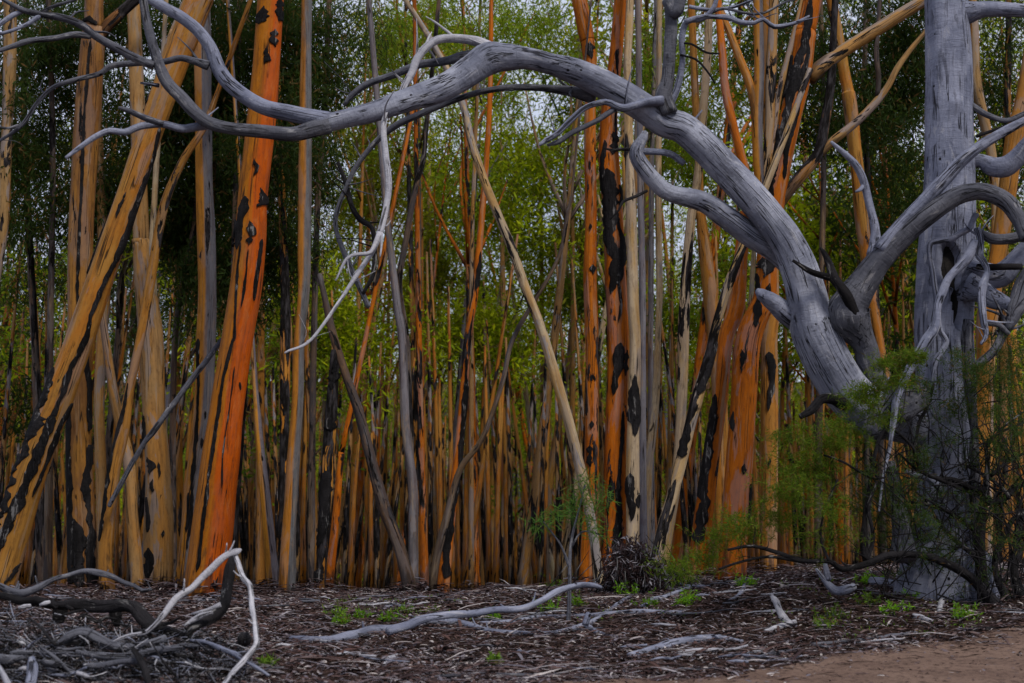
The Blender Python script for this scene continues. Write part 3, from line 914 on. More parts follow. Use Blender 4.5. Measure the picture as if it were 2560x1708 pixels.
# branches off the top of the arch
b = limb('TC 700 235 36; 640 195 24; 560 178 21; 460 178 20; 400 210 19; 352 270 18; 330 330 17; 292 400 16; 260 470 12; 215 512 11; 198 580 14; 208 700 15; 222 830 15; 212 930 14; 185 1050 15; 150 1140 13; 92 1230 11; 40 1310 9; 0 1370 8; BL 1420 0 7; 1320 50 6; 1300 60 4',
         17.3, 16.0, PALE, 'branch', step=.04, spurs=14)
limb('TC 180 1060 12; 140 1150 10; 80 1160 9; 30 1180 7; 0 1220 6; TL 1530 1280 4', 16.3, 16.1, PALE, 'twig', b)
limb('TC 190 1060 6; 188 1130 5; 182 1170 4', 16.3, 16.2, PALE, 'twig', b)
limb('TC 650 255 30; 560 262 27; 500 275 20; 440 285 19; 360 295 18; 250 340 17; 130 380 16; 60 430 14; 18 480 8', 17.3, 17.6, DEAD_DARK, 'branch', spurs=2)
limb('TC 1160 450 30; 1110 428 32; 1040 415 22; 920 402 16; 780 400 15; 690 410 14; 600 430 14; 500 465 15; 380 515 15; 260 570 15; 170 640 13; 80 750 12; 30 850 10; 0 880 10; TL 1540 950 10; 1530 1040 10; 1562 1130 11; TC 30 1180 12; 80 1290 13; 130 1400 12',
     17.5, 18.1, DEAD_DARK, 'branch', step=.05, spurs=14)
limb('TC -10 740 8; 25 830 11; 50 930 12; 90 1000 13; 145 1040 11; 158 1130 10; 150 1250 11; 105 1340 8', 18.0, 17.8, CHAR, 'branch', spurs=6)
b = limb('TC 1500 520 40; 1475 440 42; 1492 360 30; 1506 200 29; 1510 100 28; 1500 0 26; 1490 -60 25', 17.2, 17.0, DEAD_DARK, 'limb')
limb('TC 1500 470 22; 1530 420 16; 1552 340 15; TR 12 260 14; 8 180 14; 30 100 13; 100 86 12; 150 40 11; 172 -20 9', 17.2, 16.8, DEAD, 'branch')
b = limb('TR 20 100 12; 100 78 11; 210 80 12; 280 103 12; 340 105 10; 380 88 9; 430 122 11; 510 110 9; 560 90 8; 590 72 4', 16.9, 16.7, DEAD, 'branch', spurs=6)
limb('TR 140 60 7; 200 40 6; 300 60 6; 380 60 6; 480 10 5; 560 -10 4', 16.9, 16.7, DEAD_DARK, 'twig', b)
limb('TR 40 30 9; 90 40 9; 150 45 8; 250 30 7; 330 0 6', 16.9, 16.9, DEAD, 'twig', b)
limb('TR 0 250 5; 70 270 5; 120 320 5; 160 380 4', 17, 16.9, CHAR, 'twig', b)
limb('TR 0 200 5; 50 200 5; 120 240 5; 180 245 4', 17, 16.9, CHAR, 'twig', b)
limb('TC 1495 0 30; 1530 60 28; 1560 -20 24', 17.0, 16.9, DEAD_DARK, 'branch')
b = limb('TC 1470 460 24; 1400 465 20; 1350 480 18; 1290 492 18; 1250 480 16; 1210 464 15; 1120 490 13; 1050 550 14; 990 610 13; 940 640 12; 908 662 6', 17.1, 16.7, DEAD, 'branch', spurs=3)
limb('TC 1260 490 13; 1180 545 13; 1130 570 12; 1050 610 12; 1000 645 12; 945 662 6', 17.0, 16.8, DEAD_DARK, 'twig', b)
limb('TC 1400 870 7; 1350 895 7; 1290 920 7; 1270 960 5; 1230 1000 4', 17.3, 17.1, CHAR, 'twig', b)
limb('TC 1360 690 9; 1300 680 8; 1240 685 6; 1200 672 4', 17.3, 17.1, CHAR, 'twig', b)
# limbs right of the arch
limb('BR 1010 345 70; 920 250 62; 870 130 56; 845 20 54; RA 190 1530 180; 220 1420 140; 340 1235 112; 430 1105 100; 560 970 90; 700 835 86; 830 733 82; 960 642 78; 1080 582 74; 1220 560 71; 1340 590 72; 1440 652 72; 1500 735 65; 1548 830 56; 1580 940 46', 18.0, 16.7, DEAD_DARK, 'limb', sides=24)
limb('RA 440 1020 60; 560 870 52; 680 742 52; 800 622 52; 950 462 52; 1080 322 48; 1230 202 42; 1400 100 38; 1568 10 34; 1700 -40 32', 17.3, 16.8, DEAD, 'limb', sides=18)
limb('RA 395 1060 60; 402 960 46; 400 850 34; 370 720 31; 342 600 31; 312 480 32; 262 370 31; 190 290 25; 110 220 18; 55 170 10', 17.4, 17.2, DEAD, 'branch', spurs=0)
limb('RA 318 500 20; 285 545 17; 248 562 9', 17.3, 17.2, DEAD, 'stub')
b = limb('RA 250 1540 40; 180 1390 46; 110 1290 42; 70 1230 44; 42 1130 30; 0 1040 20; -30 1000 8', 17.4, 17.2, CHAR, 'branch')
limb('RA 80 1240 30; 0 1222 20; TR 600 1240 14; 515 1188 7', 17.3, 17.1, CHAR, 'twig', b)
limb('TR 1220 60 90; 1300 60 52; 1400 42 36; 1568 50 30; 1650 55 28', 18.0, 17.6, DEAD, 'limb')
limb('RA 1120 330 60; 1230 325 52; 1320 372 74; 1420 370 80; 1500 310 72; 1568 232 66; 1660 120 60', 18.0, 17.6, DEAD, 'limb')
limb('TR 1330 480 14; 1400 525 13; 1490 550 12; 1568 518 11; 1620 500 10', 17.9, 17.7, DEAD_DARK, 'branch')
limb('RA 1190 130 12; 1330 82 13; 1460 36 12; 1568 0 10', 17.5, 17.4, CHAR, 'branch')
# the gnarled grey mass on the right of the trunk
limb('RA 1195 735 26; 1160 800 22; 1140 850 24; 1060 890 24; 1000 930 22; 900 950 23; 835 975 22; 828 1070 19; 850 1180 21; 865 1290 22; 880 1390 24; 890 1480 32; 880 1568 34; RB 890 0 30; 910 90 24; 958 170 23; 930 240 21; 880 310 20; 860 400 17; 845 490 10', 17.2, 17.55, DEAD, 'root_branch', lump=.14, step=.03)
limb('RA 1185 950 34; 1130 1070 42; 1060 1150 34; 980 1240 32; 930 1350 32; 892 1450 30; RB 870 60 42; 800 170 46; 740 270 42; 680 370 40; 630 470 32; 570 620 32; 550 760 27; 525 930 17; 510 1030 14; 480 1150 12; 455 1300 10; 430 1500 8', 17.2, 16.9, DEAD, 'root_branch', lump=.14, step=.03)
limb('RA 1200 850 28; 1225 950 25; 1215 1050 32; 1250 1110 27; 1280 1190 24; 1245 1300 36; 1235 1400 28; 1240 1568 32; RB 1255 40 30; 1270 120 18; 1230 190 12', 17.2, 17.0, DEAD, 'root_branch', lump=.15, step=.03, spurs=8)
limb('RA 1205 870 28; 1310 930 40; 1420 936 40; 1520 916 40; 1580 880 40; 1680 800 36', 17.3, 17.1, DEAD_DARK, 'root_branch')
limb('RA 1200 1150 24; 1290 1155 26; 1420 1152 28; 1550 1150 24', 17.2, 17.2, CHAR, 'root_branch')
limb('RA 1120 1180 110; 1250 1220 110; 1390 1220 105; 1500 1110 80; 1580 1010 64; 1680 900 50', 17.7, 17.4, DEAD, 'root_branch', lump=.16, sides=22)
limb('RA 1130 1300 120; 1240 1345 84; 1330 1400 74; 1440 1440 52; 1500 1452 26', 17.6, 17.3, DEAD, 'root_branch', lump=.15)
limb('RA 1640 1180 80; 1570 1300 76; 1520 1450 66; 1470 1580 42; 1440 1640 20', 17.4, 17.2, DEAD_DARK, 'root_branch', lump=.15)
limb('RB 1480 -20 36; 1450 50 40; 1400 115 36; 1340 228 34; 1260 310 36; 1165 368 22', 17.3, 17.2, DEAD_DARK, 'root_branch', spurs=8)
limb('RB 1240 20 20; 1300 28 22; 1375 42 22; 1450 112 18', 17.2, 17.2, DEAD_DARK, 'root_branch')
limb('RB 640 1180 20; 715 1215 24; 800 1232 27; 880 1292 27; 935 1385 24; 960 1568 22', 17.55, 17.6, DEAD, 'root_branch')
limb('RB 1085 700 26; 1100 800 34; 1118 910 32; 1100 1050 30; 1115 1180 30; 1110 1320 34; 1120 1700 30', 17.68, 17.68, DEAD, 'bark_ridge', lump=.25)
limb('RB 1130 0 40; 1115 180 46; 1125 420 44; 1160 700 36; 1175 1000 40; 1180 1400 44; 1190 1750 60', 17.7, 17.7, DEAD_DARK, 'bark_ridge', lump=.15)
limb('BR 960 560 22; 990 700 30; 1010 850 40; 1020 1000 60', 17.4, 17.0, DEAD_DARK, 'root_branch', lump=.15)
for spec, r in (('RB 760 600 90; 700 640 106; 620 690 104; 560 720 80', 0), ('RB 560 640 90; 470 760 120; 400 850 104; 350 900 70', 0)):
    limb(spec, 17.5, 17.2, DEAD_DARK, 'burl', lump=.2, sides=20)

# ------------------------------------------------------------------ background gum trees: prototypes, then copies
def proto_tree(i, H, r0, crown_from, n_limb, lean, dens, leaf=.25, wid=.07, spread=1.0):
    k = 7
    bend = rng.normal(0, .16, 2)
    zz = np.linspace(0, 1, k)
    P = np.stack([lean * zz * H + bend[0] * np.sin(zz * 3.1 + i), bend[1] * np.sin(zz * 2.6 + 2 * i), zz * H - .4], 1)
    Rd = r0 * (1.12 - .95 * zz)
    mb = MB().tube(P, Rd, .5, 9, .05)
    mc = MB()
    tips = [P[-1]]
    for j in range(n_limb):
        t = rng.uniform(crown_from * .85, .92)
        p0 = np.array([np.interp(t, zz, P[:, a]) for a in range(3)])
        az = rng.uniform(0, 6.28)
        L = H * rng.uniform(.12, .24) * spread
        d = np.array([math.cos(az) * .55, math.sin(az) * .55, 1.0]) * L
        rr = r0 * (1.1 - t) * .55 + .012
        mid = p0 + d * .5 + rng.normal(0, .15, 3)
        mb.tube([p0, mid, p0 + d], [rr, rr * .75, rr * .35], .5, 6, .05)
        tips += [p0 + d, mid + rng.normal(0, .3, 3)]
    for tp in tips:
        cloud(mc, tp, rng.uniform(.75, 1.35) * spread * (H / 15), max(2, int(4.2 * dens)), 32, leaf * .85, wid * .8, .35, .28)
    return mb.mesh('trunk'), mc.mesh('crown', False)


PROTO = {}
PROTO['tall'] = [proto_tree(i, 19, .135, .52, 9, rng.uniform(-.06, .06), 1.1, spread=.95) for i in range(4)]
PROTO['mid'] = [proto_tree(10 + i, 14.5, .105, .45, 9, rng.uniform(-.09, .09), 1.1) for i in range(4)]
PROTO['low'] = [proto_tree(20 + i, 9.5, .07, .34, 8, rng.uniform(-.1, .1), 1.1, spread=1.1) for i in range(3)]
PROTO['pole'] = [proto_tree(30 + i, 17, .09, .72, 4, rng.uniform(-.12, .12), .8) for i in range(4)]
for ms in PROTO.values():
    for a, b_ in ms:
        a.materials.append(BARK)
        b_.materials.append(LEAF)

WORDS = {'orange': 'orange', 'ochre': 'ochre', 'tan': 'tan', 'cream': 'cream', 'grey': 'grey', 'slate': 'blue-grey', 'brown': 'brown', 'black': 'black-blotched', 'dark': 'dark', 'half': 'two-toned', 'red': 'red'}
PLACES = [(-400, 200, 'behind the leaning ochre trunk'), (200, 430, 'beyond the brown split trunk'), (430, 640, 'beyond the red-orange trunk'), (640, 830, 'beyond the snapped blotched trunk'),
          (830, 1080, 'left of the orange leaning trunk'), (1080, 1420, 'in the gap beyond the leaning cream trunk'), (1420, 1660, 'beyond the central orange pair'), (1660, 1960, 'beyond the stout forking trunk'),
          (1960, 2250, 'beyond the curved dead limb'), (2250, 3000, 'beyond the great dead tree')]
CROWN = {'dark': 'shade-painted', 'mid': 'green', 'bright': 'yellow-green', 'olive': 'olive'}
SIZE = {'tall': 'tall', 'mid': 'middling', 'low': 'bushy', 'pole': 'pole-like'}


def bg_tree(px, Y, shape, bark, leaf, sc, lean=(0, 0)):
    x = (px - 1280) / F * Y
    z = float(gz(x, Y))
    tm, cm = random.choice(PROTO[shape])
    where = next(w for a, b_, w in PLACES if a <= px < b_ or b_ == 3000)
    ln = 'upright' if abs(lean[0]) < .03 else ('right-leaning' if lean[0] > 0 else 'left-leaning')
    lab = f'{SIZE[shape]} {ln} {WORDS[bark]} gum, {CROWN[leaf]} leaves, {where}'
    root = empty('gum_tree', (x, Y, z), lab, 'tree', 'gum trees of the stand ' + where)
    root.rotation_euler = (lean[1], lean[0], random.uniform(0, 6.28))
    root.scale = (sc * random.uniform(.85, 1.2),) * 2 + (sc,)
    t = bpy.data.objects.new('trunk', tm)
    c = bpy.data.objects.new('crown', cm)
    for o in (t, c):
        COL.objects.link(o)
        o.parent = root
    bark_props(t, bark, .2)
    leaf_props(c, leaf, .2)


OR = ['orange'] * 6 + ['ochre'] * 4 + ['tan'] * 5 + ['half'] * 3 + ['grey'] * 2 + ['slate'] * 2 + ['brown'] * 2 + ['black'] * 2 + ['cream'] * 3 + ['dark'] * 2
LT = ['tan'] * 2 + ['ochre'] * 2 + ['brown'] * 5 + ['orange', 'grey', 'grey', 'slate', 'black', 'black', 'half'] + ['dark'] * 4  # darker barks for the left, standing in for its dimmer light
n_bg = 0
grid = []
for k in range(285):
    u = (k + .5) / 285
    px = -70 + ((k * 0.6180339) % 1) * 2700
    Y = 30 + 76 * (u ** 1.1)
    grid.append((px + random.uniform(-25, 25), Y + random.uniform(-2, 2)))
for px, Y in grid:
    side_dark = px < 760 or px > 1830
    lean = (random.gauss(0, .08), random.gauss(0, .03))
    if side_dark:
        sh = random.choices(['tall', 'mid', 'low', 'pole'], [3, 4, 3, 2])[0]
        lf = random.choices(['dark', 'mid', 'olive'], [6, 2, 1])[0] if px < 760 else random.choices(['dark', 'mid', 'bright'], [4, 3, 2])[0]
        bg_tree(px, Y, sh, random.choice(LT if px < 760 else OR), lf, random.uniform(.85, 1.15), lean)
    else:
        if Y < 42:
            sh = random.choices(['pole', 'tall'], [5, 1])[0]
        else:
            sh = random.choices(['tall', 'mid', 'low', 'pole'], [3, 4, 4, 3])[0]
        lf = random.choices(['bright', 'olive', 'mid'], [6, 3, 2])[0]
        bg_tree(px, Y, sh, random.choice(OR), lf, random.uniform(.82, 1.12), lean)

# far wood that reads as one mass
mb = MB()
mt = MB()
mo = MB()
for k in range(1150):
    Y = random.uniform(112, 190) if k % 4 == 0 else (random.uniform(29, 46) if k % 4 == 1 else random.uniform(55, 110))
    x = random.uniform(-.40, .40) * Y
    z = float(gz(x, Y))
    H = random.uniform(10, 17) if Y > 75 else (random.uniform(3.5, 8.5) if Y < 47 else random.uniform(6, 15))
    le = random.gauss(0, .06)
    (mt if random.random() < .5 else mo).tube([(x, Y, z - .3), (x + le * H * random.uniform(.3, .6), Y + random.gauss(0, .2), z + H * .5), (x + le * H, Y, z + H)], [random.uniform(.03, .06) + Y * .0009, .03 + Y * .0006, .025], 2, 6, .06)
    if Y < 75:
        for j in range(1 if H > 5 else 0):
            cloud(mb, (x + le * H + random.uniform(-.5, .5), Y + random.uniform(-.4, .4), z + H * random.uniform(.8, 1.08)), random.uniform(.4, .8), 3, 16, .22, .055, .35, .25)
    for j in range(4 if Y > 112 else 0):
        cloud(mb, (x + le * H + random.uniform(-1.6, 1.6), Y + random.uniform(-1, 1), z + H * random.uniform(.35, 1)), random.uniform(1.2, 2.2), 7, 14, .6, .2, .3, .5)
for k in range(110):
    Y = random.uniform(60, 200)
    x = random.uniform(-.42, .42) * Y
    z = float(gz(x, Y))
    cloud(mb, (x, Y, z + random.uniform(.6, 1.6)), random.uniform(1, 2), 8, 14, .4, .1, .3, .4)
o = mb.obj('far_wood', LEAF, None, False)
tag(o, 'distant green wood closing the view between the trunks', None, None, 'stuff')
leaf_props(o, 'bright', 0)
o = mt.obj('far_wood_trunks', BARK)
tag(o, 'crowd of far thin trunks in the distant wood', None, None, 'stuff')
bark_props(o, 'tan', 0)
o['bark_b'] = [.36, .13, .02]
o['grey'] = .9
o['patch'] = .54

o = mo.obj('far_wood_trunks', BARK)
tag(o, 'crowd of far thin orange trunks in the distant wood', None, None, 'stuff')
bark_props(o, 'ochre', 0)
o['bark_b'] = [.40, .13, .012]
o['patch'] = .50

# hanging foliage of nearer gums, canopy shade painted into the leaves
def near_crown(name, label, spec_tr, Y, kind, leafk, items, leaf=(.15, .026), ext=5):
    return gum(spec_tr, Y, kind, label, name, ext=ext, crown=(leafk, items, leaf), sides=10)


near_crown('gum_tree', 'slim gum with drooping shade-painted leaves between the ochre lean and the red-orange trunk', 'TL 1010 0 14; 990 400 16; 960 900 18; 930 1400 20; BL 925 300 20; 915 1000 24', 26.5, 'brown', 'dark',
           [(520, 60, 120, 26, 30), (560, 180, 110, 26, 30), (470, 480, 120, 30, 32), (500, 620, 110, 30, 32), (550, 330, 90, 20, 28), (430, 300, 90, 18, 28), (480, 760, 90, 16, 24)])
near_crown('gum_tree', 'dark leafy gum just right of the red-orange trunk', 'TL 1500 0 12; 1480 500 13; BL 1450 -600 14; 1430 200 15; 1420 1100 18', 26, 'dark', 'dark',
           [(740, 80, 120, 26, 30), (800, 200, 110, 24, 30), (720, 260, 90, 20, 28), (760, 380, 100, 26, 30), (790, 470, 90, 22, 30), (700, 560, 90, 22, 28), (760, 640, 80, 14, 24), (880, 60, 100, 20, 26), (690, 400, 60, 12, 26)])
near_crown('gum_tree', 'dark gum shading the upper left corner with fine shade-painted leaves', 'TL 120 0 14; 110 500 15; 130 1000 16; 160 1568 18; BL 170 300 20; 190 1100 24', 27.5, 'dark', 'dark',
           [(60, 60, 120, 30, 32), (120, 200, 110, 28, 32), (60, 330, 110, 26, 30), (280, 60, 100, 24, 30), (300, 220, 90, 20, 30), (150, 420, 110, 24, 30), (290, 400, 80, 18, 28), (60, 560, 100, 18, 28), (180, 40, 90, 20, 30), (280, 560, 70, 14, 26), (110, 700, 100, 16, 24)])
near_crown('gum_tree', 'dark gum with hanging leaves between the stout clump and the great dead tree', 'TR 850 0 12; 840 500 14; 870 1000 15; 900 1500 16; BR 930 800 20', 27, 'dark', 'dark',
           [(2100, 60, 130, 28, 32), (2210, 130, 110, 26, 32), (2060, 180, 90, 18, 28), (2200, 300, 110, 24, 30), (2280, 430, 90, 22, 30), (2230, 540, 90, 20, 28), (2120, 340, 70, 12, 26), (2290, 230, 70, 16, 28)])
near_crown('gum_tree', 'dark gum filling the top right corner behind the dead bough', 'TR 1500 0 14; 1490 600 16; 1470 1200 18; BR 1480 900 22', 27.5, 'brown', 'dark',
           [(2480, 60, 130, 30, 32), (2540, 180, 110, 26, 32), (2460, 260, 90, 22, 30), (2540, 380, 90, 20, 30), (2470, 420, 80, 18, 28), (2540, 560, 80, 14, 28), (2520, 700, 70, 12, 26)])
for lab, spt, (xa, xb), (ya, yb), nn, yy in (('gum with shade-painted foliage hanging before the top of the red-orange trunk', 'TL 1090 0 12; 1080 600 13; BL 1060 0 14; 1050 1000 18', (480, 800), (-40, 420), 17, 25.2),
                                             ('gum with shade-painted foliage between the brown trunk and the frame corner', 'TL 220 0 12; 240 700 14; BL 230 0 15; 220 1000 20', (-30, 400), (-40, 560), 20, 25.8),
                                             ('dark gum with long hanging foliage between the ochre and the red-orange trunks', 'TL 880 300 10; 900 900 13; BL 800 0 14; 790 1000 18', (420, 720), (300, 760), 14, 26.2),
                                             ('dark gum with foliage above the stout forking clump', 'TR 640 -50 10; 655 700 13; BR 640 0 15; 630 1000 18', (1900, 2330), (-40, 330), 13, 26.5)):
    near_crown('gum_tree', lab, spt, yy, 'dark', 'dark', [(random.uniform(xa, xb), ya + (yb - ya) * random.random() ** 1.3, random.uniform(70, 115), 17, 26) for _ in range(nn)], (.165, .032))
near_crown('gum_tree', 'gum with sparse leaves hanging above the crest of the arch', 'TC 640 0 7; 630 300 8; 615 700 9; 600 1200 10; BC 600 400 11; 600 1100 14', 30, 'tan', 'mid',
           [(1190, 40, 110, 18, 26), (1320, 60, 110, 20, 26), (1050, 60, 90, 14, 26), (980, 120, 70, 10, 24), (1440, 150, 60, 9, 24), (1130, 150, 60, 10, 22)])
near_crown('gum_tree', 'gum with hanging leaves behind the twin dead boughs at the top', 'TC 1440 0 9; 1430 400 10; 1420 900 12; BC 1420 200 13; 1425 1000 16', 28, 'grey', 'mid',
           [(1640, 130, 80, 16, 28), (1600, 210, 70, 16, 28), (1740, 150, 70, 14, 28), (1720, 280, 70, 14, 26), (1840, 200, 70, 12, 26), (1690, 380, 60, 10, 26)])

# young gums in the gap beyond the arch, its light painted into the leaves
YG = [('young gum with bright crown high between the arch crest and the cream leaning trunk', 'D 1085 90 4; 1090 500 6; 1080 900 8; 1085 1340 11', 40, [(1060, 130, 95), (1160, 60, 90), (1000, 80, 80), (1110, 200, 70)], 'bright'),
      ('young gum whose lime crown fills the space under the arch crest', 'D 1150 350 4; 1155 700 6; 1165 1000 8; 1150 1340 11', 38, [(1180, 340, 90), (1080, 390, 95), (1150, 440, 100), (1240, 420, 80), (1120, 520, 80)], 'bright'),
      ('young gum with layered green crown right of the cream leaning trunk', 'D 1240 380 4; 1245 800 6; 1250 1340 10', 42, [(1250, 350, 80), (1230, 480, 100), (1200, 580, 95), (1300, 560, 70), (1270, 690, 80)], 'bright'),
      ('young gum with green crown behind the slate pair under the arch', 'D 985 400 4; 980 800 6; 975 1340 10', 41, [(960, 400, 80), (1010, 480, 90), (980, 580, 85), (1040, 650, 80), (930, 700, 60)], 'olive'),
      ('small gum with low bright leaves in the middle of the stand', 'D 1110 660 3; 1115 1000 5; 1110 1340 9', 37, [(1100, 720, 80), (1170, 780, 80), (1050, 790, 70), (1130, 870, 70), (1200, 900, 60)], 'bright'),
      ('small gum with low leaves beside the snapped blotched trunk', 'D 740 600 3; 745 900 5; 735 1340 9', 35, [(720, 660, 60), (760, 740, 75), (820, 790, 70), (740, 860, 70), (860, 880, 60), (700, 760, 50)], 'bright'),
      ('young gum with thin bright crown left of the arch crest', 'D 850 250 3; 860 700 5; 850 1340 10', 43, [(840, 330, 70), (890, 420, 70), (860, 130, 80), (920, 60, 80), (820, 480, 50)], 'olive'),
      ('young gum with green crown just left of the central orange pair', 'D 1310 200 3; 1315 800 6; 1305 1340 10', 39, [(1290, 130, 80), (1330, 260, 70), (1300, 800, 70), (1290, 910, 70), (1330, 680, 50), (1250, 960, 50)], 'mid'),
      ('small gum with green leaves between the cream trunk and the forked clump', 'D 1545 200 3; 1540 800 5; 1530 1340 9', 36, [(1540, 260, 70), (1570, 360, 60), (1500, 860, 60), (1520, 960, 60), (1550, 740, 50), (1660, 640, 60)], 'mid'),
      ('small gum with yellow-green leaves between the clump and the dead limb', 'D 1850 400 3; 1860 900 5; 1855 1340 9', 36, [(1840, 560, 75), (1900, 640, 75), (1870, 480, 60), (1930, 760, 65), (1880, 850, 60), (1820, 920, 60)], 'bright'),
      ('small gum with olive leaves close left of the great dead trunk', 'D 2030 400 3; 2040 900 5; 2030 1340 9', 38, [(2030, 420, 70), (2060, 540, 70), (1990, 620, 60), (2050, 740, 60), (2020, 880, 60)], 'olive')]
for lab, spt, yy, cl, lk in YG:
    near_crown('gum_tree', lab, spt, yy, 'tan', lk, [(x * 1.0894, y * 1.0894, r * 1.0894, 15, 32) for x, y, r in cl if y < 800], (.20, .05), .2)

# ------------------------------------------------------------------ forest-floor litter
def scatter(n, pw=1.0, ymin=11.2, ymax=24.5):
    Y = ymin + (ymax - ymin) * rng.uniform(0, 1, n) ** pw
    x = rng.uniform(-1, 1, n) * (Y * .375 + .4)
    return x, Y


def litter(n, L, W, name, tone, label, on_road=.05, lift=.01, flatness=.28, arch=.25):
    x, Y = scatter(n)
    keep = (Y > track_edge(x) + rng.normal(0, .2, n) - rng.exponential(.55, n)) | (rng.uniform(0, 1, n) < on_road)
    x, Y = x[keep], Y[keep]
    m = len(x)
    z = gz(x, Y) + lift * rng.uniform(.2, 2.4, m) + .01
    az = rng.normal(0, .75, m) + np.pi * rng.integers(0, 2, m)
    d = np.stack([np.cos(az), np.sin(az), rng.normal(0, flatness, m)], 1)
    d /= np.linalg.norm(d, axis=1)[:, None]
    up = np.stack([rng.normal(0, flatness, m), rng.normal(0, flatness, m), np.ones(m)], 1)
    w = np.cross(d, up)
    w /= np.linalg.norm(w, axis=1)[:, None]
    u = np.cross(w, d)
    s = L * rng.lognormal(0, .35, m)[:, None]
    ww = W * rng.lognormal(0, .3, m)[:, None]
    C = np.stack([x, Y, z], 1)
    h = u * s * arch * rng.uniform(.1, .6, m)[:, None]
    rows_ = []
    for t, wid, hh in ((-.5, .25, 0), (-.17, 1, .9), (.17, .95, .9), (.5, .15, 0)):
        c = C + d * s * t + h * hh
        rows_ += [c + w * ww * wid * .5, c - w * ww * wid * .5]
    V = np.stack(rows_, 1).reshape(-1, 3)
    b0 = np.arange(m)[:, None] * 8
    q = np.stack([b0 + np.array([0, 1, 3, 2]), b0 + np.array([2, 3, 5, 4]), b0 + np.array([4, 5, 7, 6])], 1).reshape(-1, 4)
    tn = np.clip(rng.normal(tone[0], tone[1], m), 0, 1)
    A = np.repeat(np.stack([tn, rng.uniform(0, 1, m), np.zeros(m)], 1), 8, 0)
    o = MB().add(V, q, None, A).obj(name, LITTER, None, False)
    return tag(o, label, None, None, 'stuff')


litter(72000, .062, .017, 'leaf_litter', (.54, .27), 'brown fallen gum leaves covering the forest floor', .4)
litter(7000, .22, .024, 'bark_litter', (.5, .28), 'curled strips of shed bark scattered on the forest floor', .02, .012, .14, .12)
litter(2200, .5, .034, 'bark_litter', (.5, .27), 'long ribbons of shed bark scattered on the forest floor', .0, .014, .10, .10)

# shed bark heaped round the feet of the near trunks
Vx, Tn = [], []
for hx, hy, hr in HERO:
    for k in range(int(50 + hr * 260)):
        a, dd = random.uniform(0, 6.28), hr + abs(random.gauss(0, .16)) + .02
        x0, y0 = hx + math.cos(a) * dd, hy + math.sin(a) * dd
        z0 = float(gz(x0, y0)) + random.uniform(.0, .20) * max(0, 1 - (dd - hr) / .35)
        L, w = random.uniform(.08, .38), random.uniform(.012, .035)
        b_ = a + random.gauss(0, .9)
        el = random.uniform(-.1, .7) * max(0, 1 - (dd - hr) / .3)
        d_ = np.array([math.cos(b_) * math.cos(el), math.sin(b_) * math.cos(el), -math.sin(el) * .4])
        c0 = np.array([x0, y0, z0 + .02])
        wv = np.array([-math.sin(b_), math.cos(b_), random.uniform(-.6, .6)]) * w * .5
        up = np.array([0, 0, 1.0]) * L * random.uniform(.02, .12)
        Vx += [c0 - d_ * L * .5 - wv, c0 - d_ * L * .5 + wv, c0 + up - wv, c0 + up + wv, c0 + d_ * L * .5 - wv * .5, c0 + d_ * L * .5 + wv * .5]
        Tn += [random.choice([.1, .2, .3, .45, .6, .75])] * 6
nq = len(Vx) // 6
b0 = np.arange(nq)[:, None] * 6
q = np.stack([b0 + np.array([0, 1, 3, 2]), b0 + np.array([2, 3, 5, 4])], 1).reshape(-1, 4)
A = np.zeros((len(Vx), 3))
A[:, 0] = Tn
tag(MB().add(np.array(Vx), q, None, A).obj('bark_litter', LITTER, None, False), 'shed bark heaped round the feet of the trunks', None, None, 'stuff')

# ------------------------------------------------------------------ fallen branches on the ground
CW = {'bleached_stick_wood': 'bleached', 'dead_silver_wood': 'silver grey', 'dark_weathered_wood': 'dark grey', 'blackened_wood': 'blackened'}


def pixel_col(p):
    return 1280 + p[0] / p[1] * F


def stick_label(o, P, r, kind, where):
    a, b = Vector(P[0]), Vector(P[-1])
    L = (b - a).length
    size = ('long' if L > .62 else 'short' if L < .32 else 'mid-length')
    dx, dy = b.x - a.x, b.z - a.z + (b.y - a.y) * .1
    t = abs(dy) / (abs(dx) + 1e-3)
    way = 'level' if t < .12 else ('steep' if t > .8 else ('rising rightward' if dx * dy > 0 else 'sinking rightward'))
    return f"{size} {'thick' if r > .013 else 'thin'} {CW[o.data.materials[0].name]} {kind}, {way}, {where}"


def floor_place(p):
    c = pixel_col(p)
    near = 'near the trees' if p[1] > 18 else ('midway' if p[1] > 15 else 'near the track')
    side = 'right of the branch pile' if c < 900 else 'by the long joined branches' if c < 1500 else 'below the dead brush heap' if c < 1850 else 'by the white curved stick' if c < 2150 else 'below the shrub'
    if c < 640:
        side = 'at the branch pile'
    return f'{side}, {near}'


def pile_place(px, py):
    return ('lower' if py > 1330 else 'upper') + (' left' if px < 600 else ' middle' if px < 1300 else ' right') + ' part of the branch pile'


